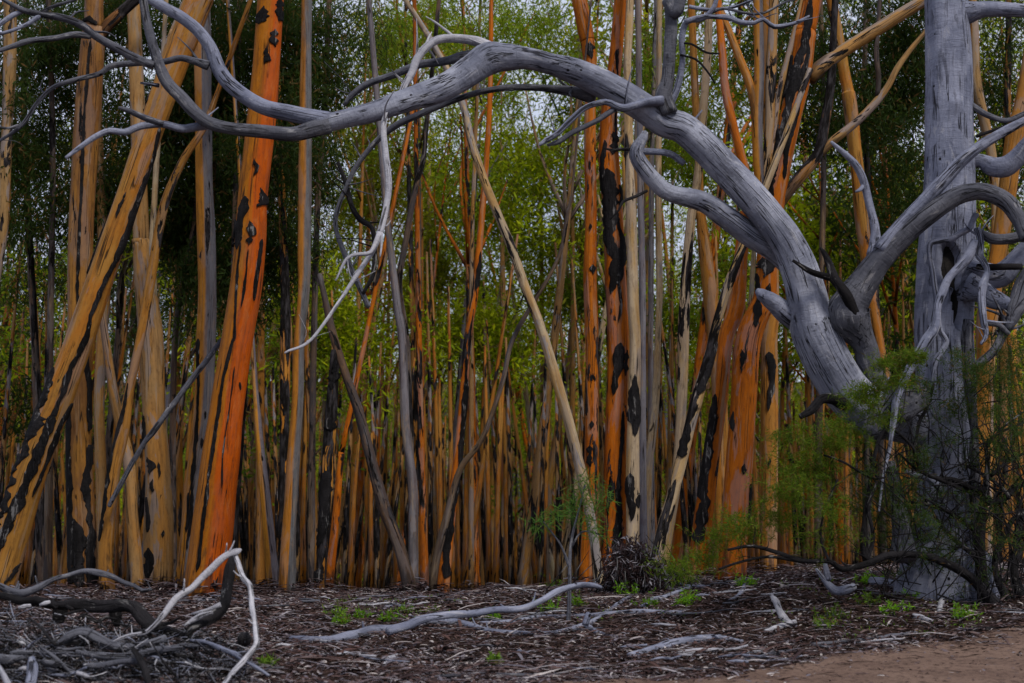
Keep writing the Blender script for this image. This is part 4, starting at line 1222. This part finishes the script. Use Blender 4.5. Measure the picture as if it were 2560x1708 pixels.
def stick(spec, label=None, name='fallen_branch', mat=DEAD, cat='branch', Y=None, Y1=None, parent=None, lift=.6, group=None, sides=12, lump=.17, ymax=24, step=.05, spurs=0):
    pts = parse(spec)
    P, Rr = [], []
    n = len(pts)
    for i, (px, py, r) in enumerate(pts):
        if Y is None:
            p, m = on_ground(px, py, ymax=ymax)
            p = p + Vector((0, 0, r * m * lift))
        else:
            yy = Y + ((Y1 if Y1 is not None else Y) - Y) * i / max(1, n - 1)
            p, m = at(px, py, yy)
        P.append(p)
        Rr.append(r * m)
    o = MB().tube(P, Rr, step * .8, sides, lump, .006, .05).obj(name, mat, parent)
    if parent is None:
        tag(o, label, cat, group)
    for _ in range(spurs):
        i = random.randrange(1, n)
        p = P[i - 1].lerp(P[i], random.random())
        dr = Vector((random.uniform(-1, 1), random.uniform(-.5, .5), random.uniform(0, 1))).normalized()
        L = random.uniform(.04, .14)
        r = Rr[i] * .4
        MB().tube([p, p + dr * L * .6, p + dr * L + Vector((0, 0, .02))], [r, r * .7, r * .4], .03, 6, .1).obj('twig', mat, o)
    return o


A = stick('BC 1192 1130 8.2; 1150 1122 11.5; 1090 1122 13.9; 1000 1146 13.9; 920 1190 14.8; 830 1225 14.8; 700 1232 15.6; 600 1250 16.4; 480 1258 17.2; 380 1278 18.9; 300 1312 19.7; 220 1335 19.7', 'long grey fallen branch, upper of two joined at the left, its tip raised', Y=16.2, Y1=14.6, spurs=3)
B = stick('BC -222 1372 13.1; -150 1382 18.0; -50 1386 20.5; 50 1370 24.6; 150 1338 22.1; 250 1326 18.9; 380 1300 18.0; 500 1296 16.4; 580 1311 14.8; 660 1336 13.9; 770 1346 13.1; 900 1346 11.5; 1000 1340 10.7; 1130 1306 12.3; 1200 1262 10.7; 1280 1206 9.8; 1355 1165 7.4', 'long grey fallen branch on the litter, lower one with a thick left end', spurs=3)
stick('BC 1125 1312 14; 1180 1345 12; 1265 1360 8', name='twig', parent=B)
stick('BC 1118 1305 16; 1128 1270 14; 1137 1246 12', name='twig', parent=B, Y=15.2)
stick('BC 640 1302 10; 800 1296 12; 900 1276 11; 1000 1270 10; 1085 1262 9', 'thin grey stick lying just behind the lower long branch')
stick('BC 1080 1272 12; 1200 1262 12; 1320 1250 13; 1450 1250 12; 1570 1252 10', 'thin pale stick at the right end of the two long branches')
stick('BC 1385 1225 12; 1430 1200 13; 1495 1182 13; 1568 1168 14; BR 60 1130 10', 'crooked grey stick beside the bright green seedlings')
stick('CC 965 1435 12; 1040 1430 16; 1090 1470 16; 1200 1470 14; 1310 1470 12', 'short bent grey stick right of the dead brush heap')
stick('BR 622 1045 8; 650 1085 12; 690 1130 18; 720 1146 19; 770 1136 20; 800 1122 14', 'forked grey stick with upturned left end under the shrub', Y=17.2)
stick('BR 662 1020 9; 668 1060 13; 676 1100 14', 'upright grey stub poking from the litter beneath the shrub', Y=17.2, cat='stick')
stick('BR 870 1118 20; 950 1128 22; 1050 1140 21; 1200 1136 19; 1330 1135 13', 'straight grey log lying in front of the shrub stem', cat='log')
stick('BR 418 1172 10; 440 1205 15; 455 1250 18; 480 1292 18; 515 1300 12', 'short white curved stick standing out on the litter, right of the seedlings', mat=PALE)
stick('BR 388 1338 10; 450 1322 13; 525 1300 13', 'pale blue-grey stick next to the white curved one', mat=PALE)
stick('BR -230 1450 14; -120 1425 20; 0 1397 21; 150 1376 20; 290 1380 8', 'bluish straight log near the sandy road', cat='log')
stick('BR -10 1442 13; 80 1432 15; 172 1430 15', 'short pale stick beside the bluish log', mat=PALE)
stick('BR 230 1478 8; 350 1462 12; 440 1442 12; 520 1428 8', 'thin dark stick at the edge of the sandy road', mat=DEAD_DARK)
stick('BR 1185 1250 12; 1195 1205 13; 1240 1172 12; 1285 1140 9', 'pale stick leaning towards the shrub stem', mat=PALE)
stick('BR 1065 1270 14; 1110 1280 16; 1150 1292 12', 'short broken pale stick in front of the shrub', mat=PALE)
stick('BR 600 1395 8; 780 1385 12; 950 1365 12; 1080 1345 8', 'long reddish dark strip of bark bordering the road', mat=DEAD_DARK, cat='bark')
stick('BR 1235 1462 8; 1350 1475 13; 1480 1472 13; 1600 1470 10', 'dark bark ribbon lying on the sandy road', mat=CHAR, cat='bark')
stick('BR 1280 1330 8; 1400 1325 9; 1600 1318 8', 'thin dark stick at the right frame edge near the road', mat=CHAR)
stick('BR 215 1205 8; 270 1170 10; 295 1130 10', 'small grey stick right of the low shrub tip', mat=DEAD)
stick('BC 200 1490 8; 225 1465 16; 260 1450 12', 'small pale wood chunk lying alone on the litter', mat=PALE, cat='stick')
stick('BC 200 1225 8; 270 1222 9; 330 1226 7', 'small stick between the clumps of seedlings at the left')
stick('BL 1320 1400 9; 1340 1378 24; 1420 1375 25; 1500 1385 20', 'blunt grey log end left of the long branches', cat='log') if False else None

for k in range(120):
    Y = random.uniform(12.3, 21)
    x = random.uniform(-.37, .37) * Y
    if Y < float(track_edge(np.array(x))) + .2:
        continue
    L = random.uniform(.15, .7)
    a = random.gauss(0, .5) + (math.pi if random.random() < .5 else 0)
    P = []
    for t in (-.5, -.15, .2, .5):
        xx, yy = x + math.cos(a) * L * t + random.uniform(-.03, .03), Y + math.sin(a) * L * t
        P.append((xx, yy, float(gz(xx, yy)) + random.uniform(.015, .05)))
    r = random.uniform(.007, .019)
    o = MB().tube(P, [r * .7, r, r * .9, r * .5], .06, 7, .1).obj('fallen_stick', random.choice([DEAD, DEAD_DARK, DEAD_DARK, PALE]))
    tag(o, stick_label(o, P, r, 'stick', floor_place(P[1])), 'stick', 'small sticks strewn on the litter')

# pile of dead branches at the lower left
stick('LL -80 810 24; 60 822 30; 200 862 36; 330 862 44; 480 895 40; 650 890 50; 850 905 44; 1030 898 52; 1150 925 52; 1230 1030 54; 1330 1100 50; 1480 1135 40; 1600 1165 44; 1710 1215 30', 'blackened thick log bent down to the right in the pile', 'fallen_log', CHAR, 'log', Y=14.2, Y1=13.3, lump=.28, sides=18, spurs=4)
stick('LL 520 900 60; 515 970 58; 500 1050 44', 'black stump of root under the left end of the blackened log', 'root_stub', CHAR, 'root', Y=14.2)
stick('LL 980 910 60; 985 980 55; 1010 1070 36', 'black hanging root under the middle of the blackened log', 'root_stub', CHAR, 'root', Y=14.1)
stick('LL 1985 470 24; 1982 520 30; 1960 620 47; 1940 750 46; 1930 860 47; 1880 950 46; 1800 1010 46; 1700 1060 42; 1600 1130 36', 'black curved limb standing up before the red-orange trunk', 'fallen_branch', CHAR, Y=14.0, Y1=13.4, sides=16)
stick('LL 1890 895 24; 1800 930 20; 1720 955 16; 1640 972 8', 'upper pale prong beside the black curved limb', 'fallen_branch', PALE, Y=13.6)
stick('LL 1820 958 16; 1720 990 22; 1640 1030 20; 1575 1075 10', 'lower pale prong beside the black curved limb', 'fallen_branch', PALE, Y=13.4)
stick('LL -60 720 26; 0 742 30; 100 780 36; 200 790 36; 340 742 30; 450 682 23; 600 642 19; 730 612 20; 850 630 26; 960 660 25; 1060 710 20; 1150 742 18; 1215 782 18; 1295 765 12', 'dark flaking branch arching over the back of the pile', 'fallen_branch', DEAD_DARK, Y=14.6, Y1=14.4, spurs=7)
stick('LL 2062 425 10; 2030 440 28; 1960 462 27; 1880 520 28; 1790 610 30; 1710 690 28; 1640 760 27; 1570 800 28; 1500 850 28; 1450 910 26; 1400 980 23; 1350 1040 22; 1290 1100 20; 1230 1145 18; 1120 1162 16; 1030 1190 16; 955 1222 10', 'bleached white branch propped up from lower left to a high blunt tip', 'fallen_branch', PALE, Y=13.5, Y1=12.9, spurs=6, step=.04)
stick('LL 2012 470 20; 2040 560 23; 2080 660 23; 2130 720 23; 2150 790 23; 2160 900 21; 2185 1030 21; 2196 1140 23; 2200 1230 25; 2150 1300 25; 2080 1390 25; 2010 1460 23; 1950 1530 22; 1900 1600 20', 'bleached white branch hanging down bent like an elbow from the blunt tip', 'fallen_branch', PALE, Y=13.5, Y1=11.9, spurs=2, step=.04)
stick('LL 480 1245 24; 600 1172 46; 700 1140 44; 790 1160 43; 880 1210 41; 960 1250 41; 1060 1270 41; 1160 1260 39; 1280 1230 39; 1415 1182 34', 'knobbly pale log curving through the front of the pile', 'fallen_log', DEAD_DARK, 'log', Y=12.9, sides=16)
stick('LL 85 1312 14; 160 1300 19; 300 1300 19; 450 1300 19; 615 1306 9', 'straight grey stick on the left front of the pile', 'fallen_branch', DEAD_DARK, Y=12.7)
stick('LL 650 1298 18; 800 1320 26; 950 1332 26; 1100 1332 27; 1210 1320 31; 1350 1290 33; 1450 1285 31; 1565 1274 22', 'straight grey log below the knobbly pale one', 'fallen_log', DEAD_DARK, 'log', Y=12.6, sides=14)
stick('LL 275 1370 34; 282 1440 46; 265 1580 44', 'thick pale stump end pointing at the viewer in the corner pile', 'fallen_log', DEAD, 'log', Y=12.2, Y1=11.8, sides=14)
stick('LL 160 1450 10; 200 1440 18; 250 1450 26', 'short pale snag beside the thick stump end', 'fallen_branch', PALE, Y=12.2)
stick('LL 365 1370 24; 400 1400 34; 460 1405 36; 525 1402 20', 'short split pale block in the middle of the corner pile', 'fallen_log', DEAD_DARK, 'log', Y=12.3)
stick('LL -20 1355 40; 60 1372 46; 120 1365 38; 205 1350 16', 'grey log end cut by the left frame edge', 'fallen_log', DEAD_DARK, 'log', Y=12.4)
stick('LL -20 1420 22; 0 1455 25; 70 1590 26', 'pale stick slanting out of the bottom left corner', 'fallen_branch', PALE, Y=12.0, Y1=11.7)
stick('LL 715 1412 20; 850 1422 27; 1000 1392 24; 1150 1382 26; 1205 1398 16', 'mottled pale log low in the pile, under the straight grey log', 'fallen_log', DEAD_DARK, 'log', Y=12.3)
stick('LL 655 1478 18; 700 1490 22; 760 1512 14', 'small pale chip at the bottom of the pile', 'fallen_branch', PALE, Y=12.1)
stick('LL 1630 1200 10; 1740 1222 20; 1850 1262 22; 2000 1312 22; 2080 1362 19; 2180 1412 18; 2310 1495 12', 'long thin pale stick running right out of the pile', 'fallen_branch', DEAD, Y=12.9, Y1=12.1)
stick('LL 1140 1280 22; 1220 1400 33; 1285 1590 32', 'dark charred stick crossing the front of the pile', 'fallen_branch', CHAR, Y=12.3, Y1=11.9)
stick('LL 2090 1130 40; 2092 1180 72; 2085 1240 60', 'round blackened stump at the right end of the pile', 'tree_stump', CHAR, 'stump', Y=13.0)
stick('LL 250 1010 8; 340 1090 12; 400 1160 13; 470 1235 14', 'thin black stick slanting behind the pale logs', 'fallen_branch', CHAR, Y=13.3, Y1=12.8)
stick('LL 150 1200 18; 195 1225 22; 240 1245 12', 'small white chip left of the knobbly pale log', 'fallen_branch', PALE, Y=13)
stick('LL 160 925 14; 210 915 20; 265 910 14', 'short white peg left of the blackened log', 'fallen_branch', PALE, Y=13.9)
stick('LL 340 900 10; 385 885 20; 425 875 14', 'short white knob on the left end of the blackened log', 'fallen_branch', PALE, Y=13.7)
for k in range(26):
    px, py = random.uniform(-40, 1500), random.uniform(900, 1560)
    L, a = random.uniform(250, 700), random.gauss(0, .3) + (math.pi if random.random() < .5 else 0)
    Yk = 13.9 - (py - 900) / 650 * 1.8
    c = CROPS['LL']
    P = []
    for t in (-.5, -.25, 0, .25, .5):
        q = at(c[0] + (px + math.cos(a) * L * t + random.uniform(-15, 15)) * c[2], c[1] + (py + math.sin(a) * L * t + random.uniform(-28, 28)) * c[2], Yk + t * random.uniform(-.3, .3))[0]
        q.z = max(q.z, float(gz(q.x, q.y)) + .02)
        P.append(q)
    r = random.uniform(.008, .022)
    o = MB().tube(P, [r * .6, r, r * .9, r * .8, r * .4], .05, 7, .2).obj('dead_twig', random.choice([CHAR, CHAR, DEAD_DARK, DEAD_DARK, DEAD]))
    tag(o, stick_label(o, P, r, 'crooked stick', pile_place(px, py)), 'twig', 'crooked sticks in the branch pile')
for k in range(95):
    px, py = random.uniform(-20, 2250), random.uniform(1080, 1600)
    if px < 250:
        py = random.uniform(950, 1600)
    L, a = random.uniform(60, 420), random.gauss(0, .55) + (math.pi if random.random() < .5 else 0)
    if random.random() < .25:
        a += 1.2
    Yk = 13.6 - (py - 950) / 650 * 1.7
    c = CROPS['LL']
    P = []
    bow = random.uniform(-40, 40)
    for t in (-.5, -.2, .1, .5):
        P.append(at(c[0] + (px + math.cos(a) * L * t - math.sin(a) * bow * (1 - 4 * t * t)) * c[2], c[1] + (py + math.sin(a) * L * t * .7 + math.cos(a) * bow * (1 - 4 * t * t)) * c[2], Yk + t * random.uniform(-.3, .3))[0])
    r = random.uniform(.003, .0085)
    o = MB().tube(P, [r, r * .9, r * .7, r * .35], .05, 5, .05).obj('dead_twig', random.choice([DEAD, DEAD_DARK, DEAD_DARK, PALE, CHAR]))
    tag(o, stick_label(o, P, r, 'dry twig', pile_place(px, py)), 'twig', 'fine twigs in the branch pile')

tang = {CHAR: MB(), DEAD_DARK: MB(), PALE: MB(), DEAD: MB()}
c = CROPS['LL']
for k in range(1900):
    m_ = random.choices([CHAR, DEAD_DARK, DEAD, PALE], [9, 5, 1, .6])[0]
    px, py = random.uniform(-60, 2150), random.gauss(1330, 200)
    if py < 900 + px * .14 or py > 1640:
        continue
    L, a = random.uniform(40, 240), random.gauss(0, .7)
    Yk = 13.9 - (py - 950) / 650 * 1.9
    P = []
    for t in (-.5, 0, .5):
        P.append(at(c[0] + (px + math.cos(a) * L * t + random.uniform(-12, 12)) * c[2], c[1] + (py + math.sin(a) * L * t + random.uniform(-14, 14)) * c[2], Yk + t * random.uniform(-.5, .5))[0])
    for q in P:
        q.z = max(q.z, float(gz(q.x, q.y)) + .01)
    r = random.uniform(.002, .0062)
    tang[m_].tube(P, [r, r, r * .5], .08, 4, 0)
for m_, b_ in tang.items():
    tag(b_.obj('twig_tangle', m_), 'mass of fine dry twigs filling the branch pile', None, None, 'stuff')

# long diagonal dead pole at the left, among the trunks
stick('BL 1015 -5 11; 900 150 13; 780 310 13; 700 420 13; 640 500 12; 520 720 11; 500 760 9', 'blue-grey dead pole leaning diagonally between the trunks', 'dead_pole', DEAD_DARK, 'dead trunk', Y=22.2)

# ------------------------------------------------------------------ shrub, sapling, seedlings, dead brush
def tuft(mb, p, r, n, size=.075, wid=.0085, droop=.05, spread=1.0):
    k = max(3, n // 26)
    cc = np.asarray(p) + rng.normal(0, 1, (k, 3)) * r * np.array([.75, .6, .5])
    for c in cc:
        ax = rng.normal(0, 1, 3) + np.array([0, 0, .3])
        ax /= np.linalg.norm(ax)
        t = rng.uniform(-1, 1, 26)[:, None]
        leaves(mb, c + ax * t * r * .6 + rng.normal(0, .012, (26, 3)), size, wid, droop, spread)


sb, _ = on_ground(1700 + 1390 * .5472, 850 + 1210 * .5472)
shrub = empty('shrub', sb, 'dark sprawling shrub with feathery green needles before the dead tree', 'shrub')
SY = sb.y
for sp, y0, y1 in (('BR 1392 1235 34; 1378 1050 26; 1372 900 24; 1392 720 20; 1402 600 13; 1396 480 8', 0, .2), ('BR 1460 1230 30; 1330 1092 22; 1200 1012 20; 1080 980 17; 950 982 16; 850 1020 16; 740 1046 14; 680 1012 12; 560 1010 11; 450 976 10; 330 945 8; 220 960 6', 0, -1.0),
                   ('BR 560 1012 8; 420 990 7; 300 1010 6; 180 1050 5', -.8, -1.1), ('BR 1378 700 16; 1300 680 14; 1200 642 12; 1100 602 8; 1000 520 5', .1, -.3),
                   ('RB 860 500 10; 850 545 13; 800 700 14; 740 812 14; 710 1000 11; 690 1200 9', .2, -.1), ('RB 600 500 10; 530 660 14; 500 800 15; 450 900 16; 420 965 17; 370 1200 17; 358 1350 18; 320 1568 19; BR 840 930 18; 850 1010 18', -.1, -.5),
                   ('RB 0 1060 8; 150 1120 9; 350 1232 10; 470 1240 8', -.8, -.4), ('RB 530 850 9; 620 920 10; 700 1010 12; 760 1180 16; 880 1242 18; 1000 1252 20; 1080 1282 22; 1180 1330 22; 1270 1332 24', -.2, 0),
                   ('RB 1270 1430 28; 1370 1422 30; 1440 1370 26; 1500 1312 22; 1568 1290 20; 1700 1280 16', 0, .3), ('RB 1120 1145 12; 1280 1230 13; 1420 1340 15; 1450 1400 16', .1, 0), ('RB 1195 830 9; 1260 960 10; 1280 1200 13; 1270 1400 14', 0, 0),
                   ('RB 1175 1015 9; 1300 942 11; 1400 870 10; 1568 800 8', 0, .3), ('RB 720 1350 8; 850 1430 9; 970 1505 10; 1100 1568 10', -.2, 0), ('BR 1500 1200 20; 1440 1040 16; 1480 900 14; 1520 820 12; 1568 790 10', .2, .5),
                   ('BR 1560 1180 26; 1520 1040 20; 1540 900 16; 1568 780 12', .4, .6), ('BR 1420 620 10; 1500 560 9; 1568 520 7', .2, .4), ('BR 1395 500 8; 1440 440 7; 1500 380 6; 1568 330 5', .2, .4),
                   ('BR 1360 880 12; 1250 800 10; 1150 760 8; 1050 740 6', .1, -.2), ('BR 1370 1000 14; 1260 920 10; 1180 830 8; 1120 720 6', .1, -.1), ('BR 850 1015 10; 880 900 9; 860 760 8; 900 640 7; 870 540 5', -.5, -.4), ('BR 680 1010 7; 640 900 6; 660 780 5; 720 640 4', -.8, -.7)):
    limb(sp, SY + y0, SY + y1, CHAR, 'branch', shrub, 8, .05, .12, .006, spurs=5)
mtw = MB()
for k in range(430):
    px, py = parse(f'BR {random.uniform(900, 1640)} {random.gauss(850, 250)}')[0][:2]
    p, m = at(px, min(py, 1500), SY + random.uniform(-.6, .9))
    if p.z < float(gz(p.x, p.y)) + .05:
        continue
    a, L = random.gauss(1.2, .8), random.uniform(.25, .9)
    d = Vector((math.cos(a) * random.choice([-1, 1]), random.gauss(0, .3), abs(math.sin(a))))
    q = p + d * L * .5 + Vector((random.gauss(0, .06), 0, random.gauss(0, .06)))
    r = random.uniform(.004, .011)
    mtw.tube([p, q, p + d * L], [r, r * .8, r * .4], .08, 5, .05)
mtw.obj('twigs', CHAR, shrub)['kind'] = 'stuff'
mbb, mbd = MB(), MB()
for t in ('RB 380 540 90 0; 240 690 90 0; 540 310 60 0; 640 300 50 0; 740 290 30 0; 450 360 40 0; 580 480 50 0; 70 830 60 0; 110 960 50 0; 430 780 60 0; 320 620 60 0; 220 900 60 0',
          'BR 590 440 50 0; 560 540 55 0; 640 640 60 0; 540 660 45 0; 430 690 50 0; 400 780 50 0; 460 820 40 0; 250 830 50 0; 215 880 40 0; 340 890 50 0; 150 960 50 0; 90 1000 45 0; 20 1040 60 0; -40 1050 50 0; 480 440 40 0; 590 900 50 0; 700 470 40 0; 640 560 45 0; 300 870 40 0; 590 610 60 0; 520 740 50 0; 680 760 45 0; 760 880 55 0; 830 260 40 0; 900 210 40 0; 520 600 40 0; 600 750 50 0'):
    for px, py, r in parse(t.replace(' 0;', ';').rstrip(' 0') if False else t.replace(' 0;', ';')[:-2]):
        p, m = at(px, py, SY - .7 + random.uniform(-.4, .3))
        tuft(mbb, p, r * m * 1.45, 600)
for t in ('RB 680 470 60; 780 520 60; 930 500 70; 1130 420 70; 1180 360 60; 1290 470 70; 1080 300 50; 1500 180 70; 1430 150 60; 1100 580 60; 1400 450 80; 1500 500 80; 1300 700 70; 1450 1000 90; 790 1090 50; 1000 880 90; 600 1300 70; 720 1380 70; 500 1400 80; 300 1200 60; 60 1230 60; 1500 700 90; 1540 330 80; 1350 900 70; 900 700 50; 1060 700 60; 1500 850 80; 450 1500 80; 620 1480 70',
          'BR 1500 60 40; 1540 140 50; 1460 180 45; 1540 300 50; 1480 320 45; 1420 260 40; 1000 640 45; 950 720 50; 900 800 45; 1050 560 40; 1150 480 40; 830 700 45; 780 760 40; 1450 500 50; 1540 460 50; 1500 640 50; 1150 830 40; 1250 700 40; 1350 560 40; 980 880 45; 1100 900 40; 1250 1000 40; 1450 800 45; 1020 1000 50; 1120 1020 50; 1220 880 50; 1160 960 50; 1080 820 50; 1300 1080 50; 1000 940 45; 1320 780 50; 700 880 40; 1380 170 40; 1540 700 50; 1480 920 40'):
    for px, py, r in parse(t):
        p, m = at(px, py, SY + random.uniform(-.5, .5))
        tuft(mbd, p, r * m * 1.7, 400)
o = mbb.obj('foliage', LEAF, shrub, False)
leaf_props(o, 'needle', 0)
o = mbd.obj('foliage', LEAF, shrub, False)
leaf_props(o, 'needle_shaded', 0)
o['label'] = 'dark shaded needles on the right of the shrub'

# blue-green sapling before the central trunks
sp_, _ = on_ground(850 + 1045 * .5472, 850 + 1290 * .5472)
sap = empty('sapling', sp_, 'wispy blue-green sapling before the leaning cream trunk', 'sapling')
limb('BC 1042 1300 10; 1048 1180 10; 1050 1000 8; 1060 900 7; 1090 780 5; 1120 660 4', sp_.y, sp_.y, DEAD_DARK, 'stem', sap, 7)
limb('BC 1050 1040 8; 1010 940 5; 975 890 4; 930 830 3', sp_.y, sp_.y, DEAD_DARK, 'branch', sap, 6)
limb('BC 1055 950 6; 1100 880 4; 1160 880 3; 1200 900 3', sp_.y, sp_.y, DEAD_DARK, 'branch', sap, 6)
mb = MB()
for px, py, r in parse('BC 1110 680 55; 1150 740 55; 1080 720 45; 1190 760 40; 950 825 45; 910 835 35; 990 800 30; 1180 880 45; 1150 850 40; 1040 760 40; 1200 700 40; 1120 800 45; 1060 800 35; 1130 640 30'):
    p, m = at(px, py, sp_.y + random.uniform(-.2, .2))
    leaves(mb, np.asarray(p) + rng.normal(0, .6, (75, 3)) * r * m, .15, .010, .15, .8)
o = mb.obj('foliage', LEAF, sap, False)
leaf_props(o, 'blue', 0)

SEED = [('BC 300 1225 30', 'bright lime seedling clump left of the long grey branches'), ('BC 85 1255 30', 'lime seedling near the blunt left end of the branches'), ('BC 210 1265 34', 'low lime seedling patch touching the upper long branch'),
        ('BC 5 1280 26', 'small lime seedling leftmost of the row behind the branches'), ('BC 975 1105 28', 'upright lime seedling behind the raised branch tip'), ('BC 1100 1185 40', 'lime seedling clump under the sapling'),
        ('BC 1330 1130 55', 'largest lime seedling clump, in front of the dead brush heap'), ('BC 1425 1110 32', 'tall lime seedling right of the largest clump'), ('BC 1400 1190 36', 'low lime seedling beneath the tall one'),
        ('BC 950 1215 30', 'low lime seedling above the lower long branch'), ('BC 690 1265 22', 'tiny green seedling between the two long branches'), ('BC 500 1280 18', 'tiny green seedling at the branch fork'), ('BR 45 1172 38', 'green seedling clump left of the white curved stick'),
        ('BR 290 1105 34', 'yellow-green seedling below the stout orange trunk'), ('BR 860 1085 40', 'tall bright seedling before the straight grey log'), ('BR 865 1180 46', 'bright seedling clump before the straight grey log'), ('BR 680 1240 44', 'yellowish seedling patch on the open litter'),
        ('BR 665 1290 34', 'small seedling patch nearest the sandy road'), ('BR 970 1210 40', 'seedling patch right of the bright tall seedling'), ('BR 1080 1160 26', 'small seedling behind the grey log'), ('BR 1300 1250 34', 'dull seedling at the shrub foot'),
        ('BL 1215 1480 26', 'bright green seedling beside the branch pile'), ('BL 1545 1240 34', 'lime seedling behind the left end of the branches'), ('BC 1560 1195 26', 'green seedling by the crooked grey stick'), ('BC 700 1470 18', 'tiny dull seedling alone on the litter'), ('BR 1120 1110 22', 'thin seedling under the arching shrub branch')]
for spec, lab in SEED:
    px, py, r = parse(spec)[0]
    g, m = on_ground(px, py + r * .8)
    root = empty('seedling', g, lab, 'seedling')
    ms, mf = MB(), MB()
    hgt = max(.10, r * m * random.uniform(.9, 2.0))
    for j in range(11):
        a = random.uniform(0, 6.28)
        rad = r * m * random.uniform(.2, 1.9)
        bx, by = g.x + math.cos(a) * rad * .7, g.y + math.sin(a) * rad * .7
        b0 = (bx, by, float(gz(bx, by)) - .01)
        h = hgt * random.uniform(.25, 1.15)
        tip = (bx + math.cos(a) * rad * .4, by + math.sin(a) * rad * .3, b0[2] + h)
        ms.tube([b0, ((b0[0] + tip[0]) / 2 + .01, (b0[1] + tip[1]) / 2, b0[2] + h * .55), tip], [.004, .003, .0015], .05, 4, 0)
        c = np.array(b0) + (np.array(tip) - np.array(b0)) * rng.uniform(.2, 1.05, 22)[:, None]
        leaves(mf, c, .06, .015, -.2, .8)
    o = ms.obj('stem', DEAD_DARK, root)
    o['kind'] = 'stuff'
    o = mf.obj('foliage', LEAF, root, False)
    leaf_props(o, random.choice(['lime', 'lime', 'weed']), .4)

# low weeds creeping through the litter
mw = MB()
for k in range(90):
    px, py = random.choice([(random.uniform(820, 1150), random.uniform(1500, 1560)), (random.uniform(1330, 1700), random.uniform(1440, 1560)), (random.uniform(1950, 2450), random.uniform(1450, 1600))])
    g, m = on_ground(px, py)
    cx = np.array([g.x, g.y, g.z + .03]) + rng.normal(0, 1, (14, 3)) * np.array([.09, .09, .018])
    leaves(mw, cx, .045, .014, -.3, .8)
o = mw.obj('weeds', LEAF, None, False)
tag(o, 'fine green weeds creeping through the litter', None, None, 'stuff')
leaf_props(o, 'weed', 0)

# heap of dead leafy brush at the foot of the central trunks
hb, hm = at(1360 + 740 * .3189, 1478, 20.6)
hb.z = float(gz(hb.x, hb.y))
heap = empty('brush_heap', hb, 'heap of dead leafy brush at the foot of the central trunks', 'brush')
mh, mk = MB(), MB()
for px, py, r in parse('CC 600 1200 80; 680 1180 80; 760 1220 80; 560 1290 70; 640 1300 90; 760 1310 90; 850 1320 70; 700 1390 90; 900 1390 70; 560 1370 60; 980 1400 60; 820 1400 70; 1050 1390 50; 540 1450 80; 660 1470 90; 780 1470 90; 900 1460 90; 1010 1440 70; 620 1400 80; 780 1380 90'):
    p, m = at(px, py, hb.y + random.uniform(-.3, .4))
    leaves(mh, np.asarray(p) + rng.normal(0, .6, (330, 3)) * r * m, .13, .022, .5, .6)
    for j in range(4):
        q = Vector((p.x + random.gauss(0, .25), p.y + random.gauss(0, .2), p.z + random.uniform(-.1, .25)))
        q2 = Vector((q.x + random.gauss(0, .3), q.y + random.gauss(0, .2), float(gz(q.x, q.y)) + .02))
        mk.tube([q, (q + q2) / 2 + Vector((.03, 0, .04)), q2], [.004, .007, .009], .08, 5, .05)
o = mh.obj('dead_foliage', LITTER, heap, False)
for a_ in (o.data.attributes['bark'],):
    buf = np.zeros(len(o.data.vertices) * 3, np.float32)
    a_.data.foreach_get('vector', buf)
    buf = buf.reshape(-1, 3)
    buf[:, 0] = np.where(buf[:, 0] > .8, .85, buf[:, 0] * .25)
    a_.data.foreach_set('vector', buf.ravel())
o['kind'] = 'stuff'
mk.obj('twigs', CHAR, heap)['kind'] = 'stuff'
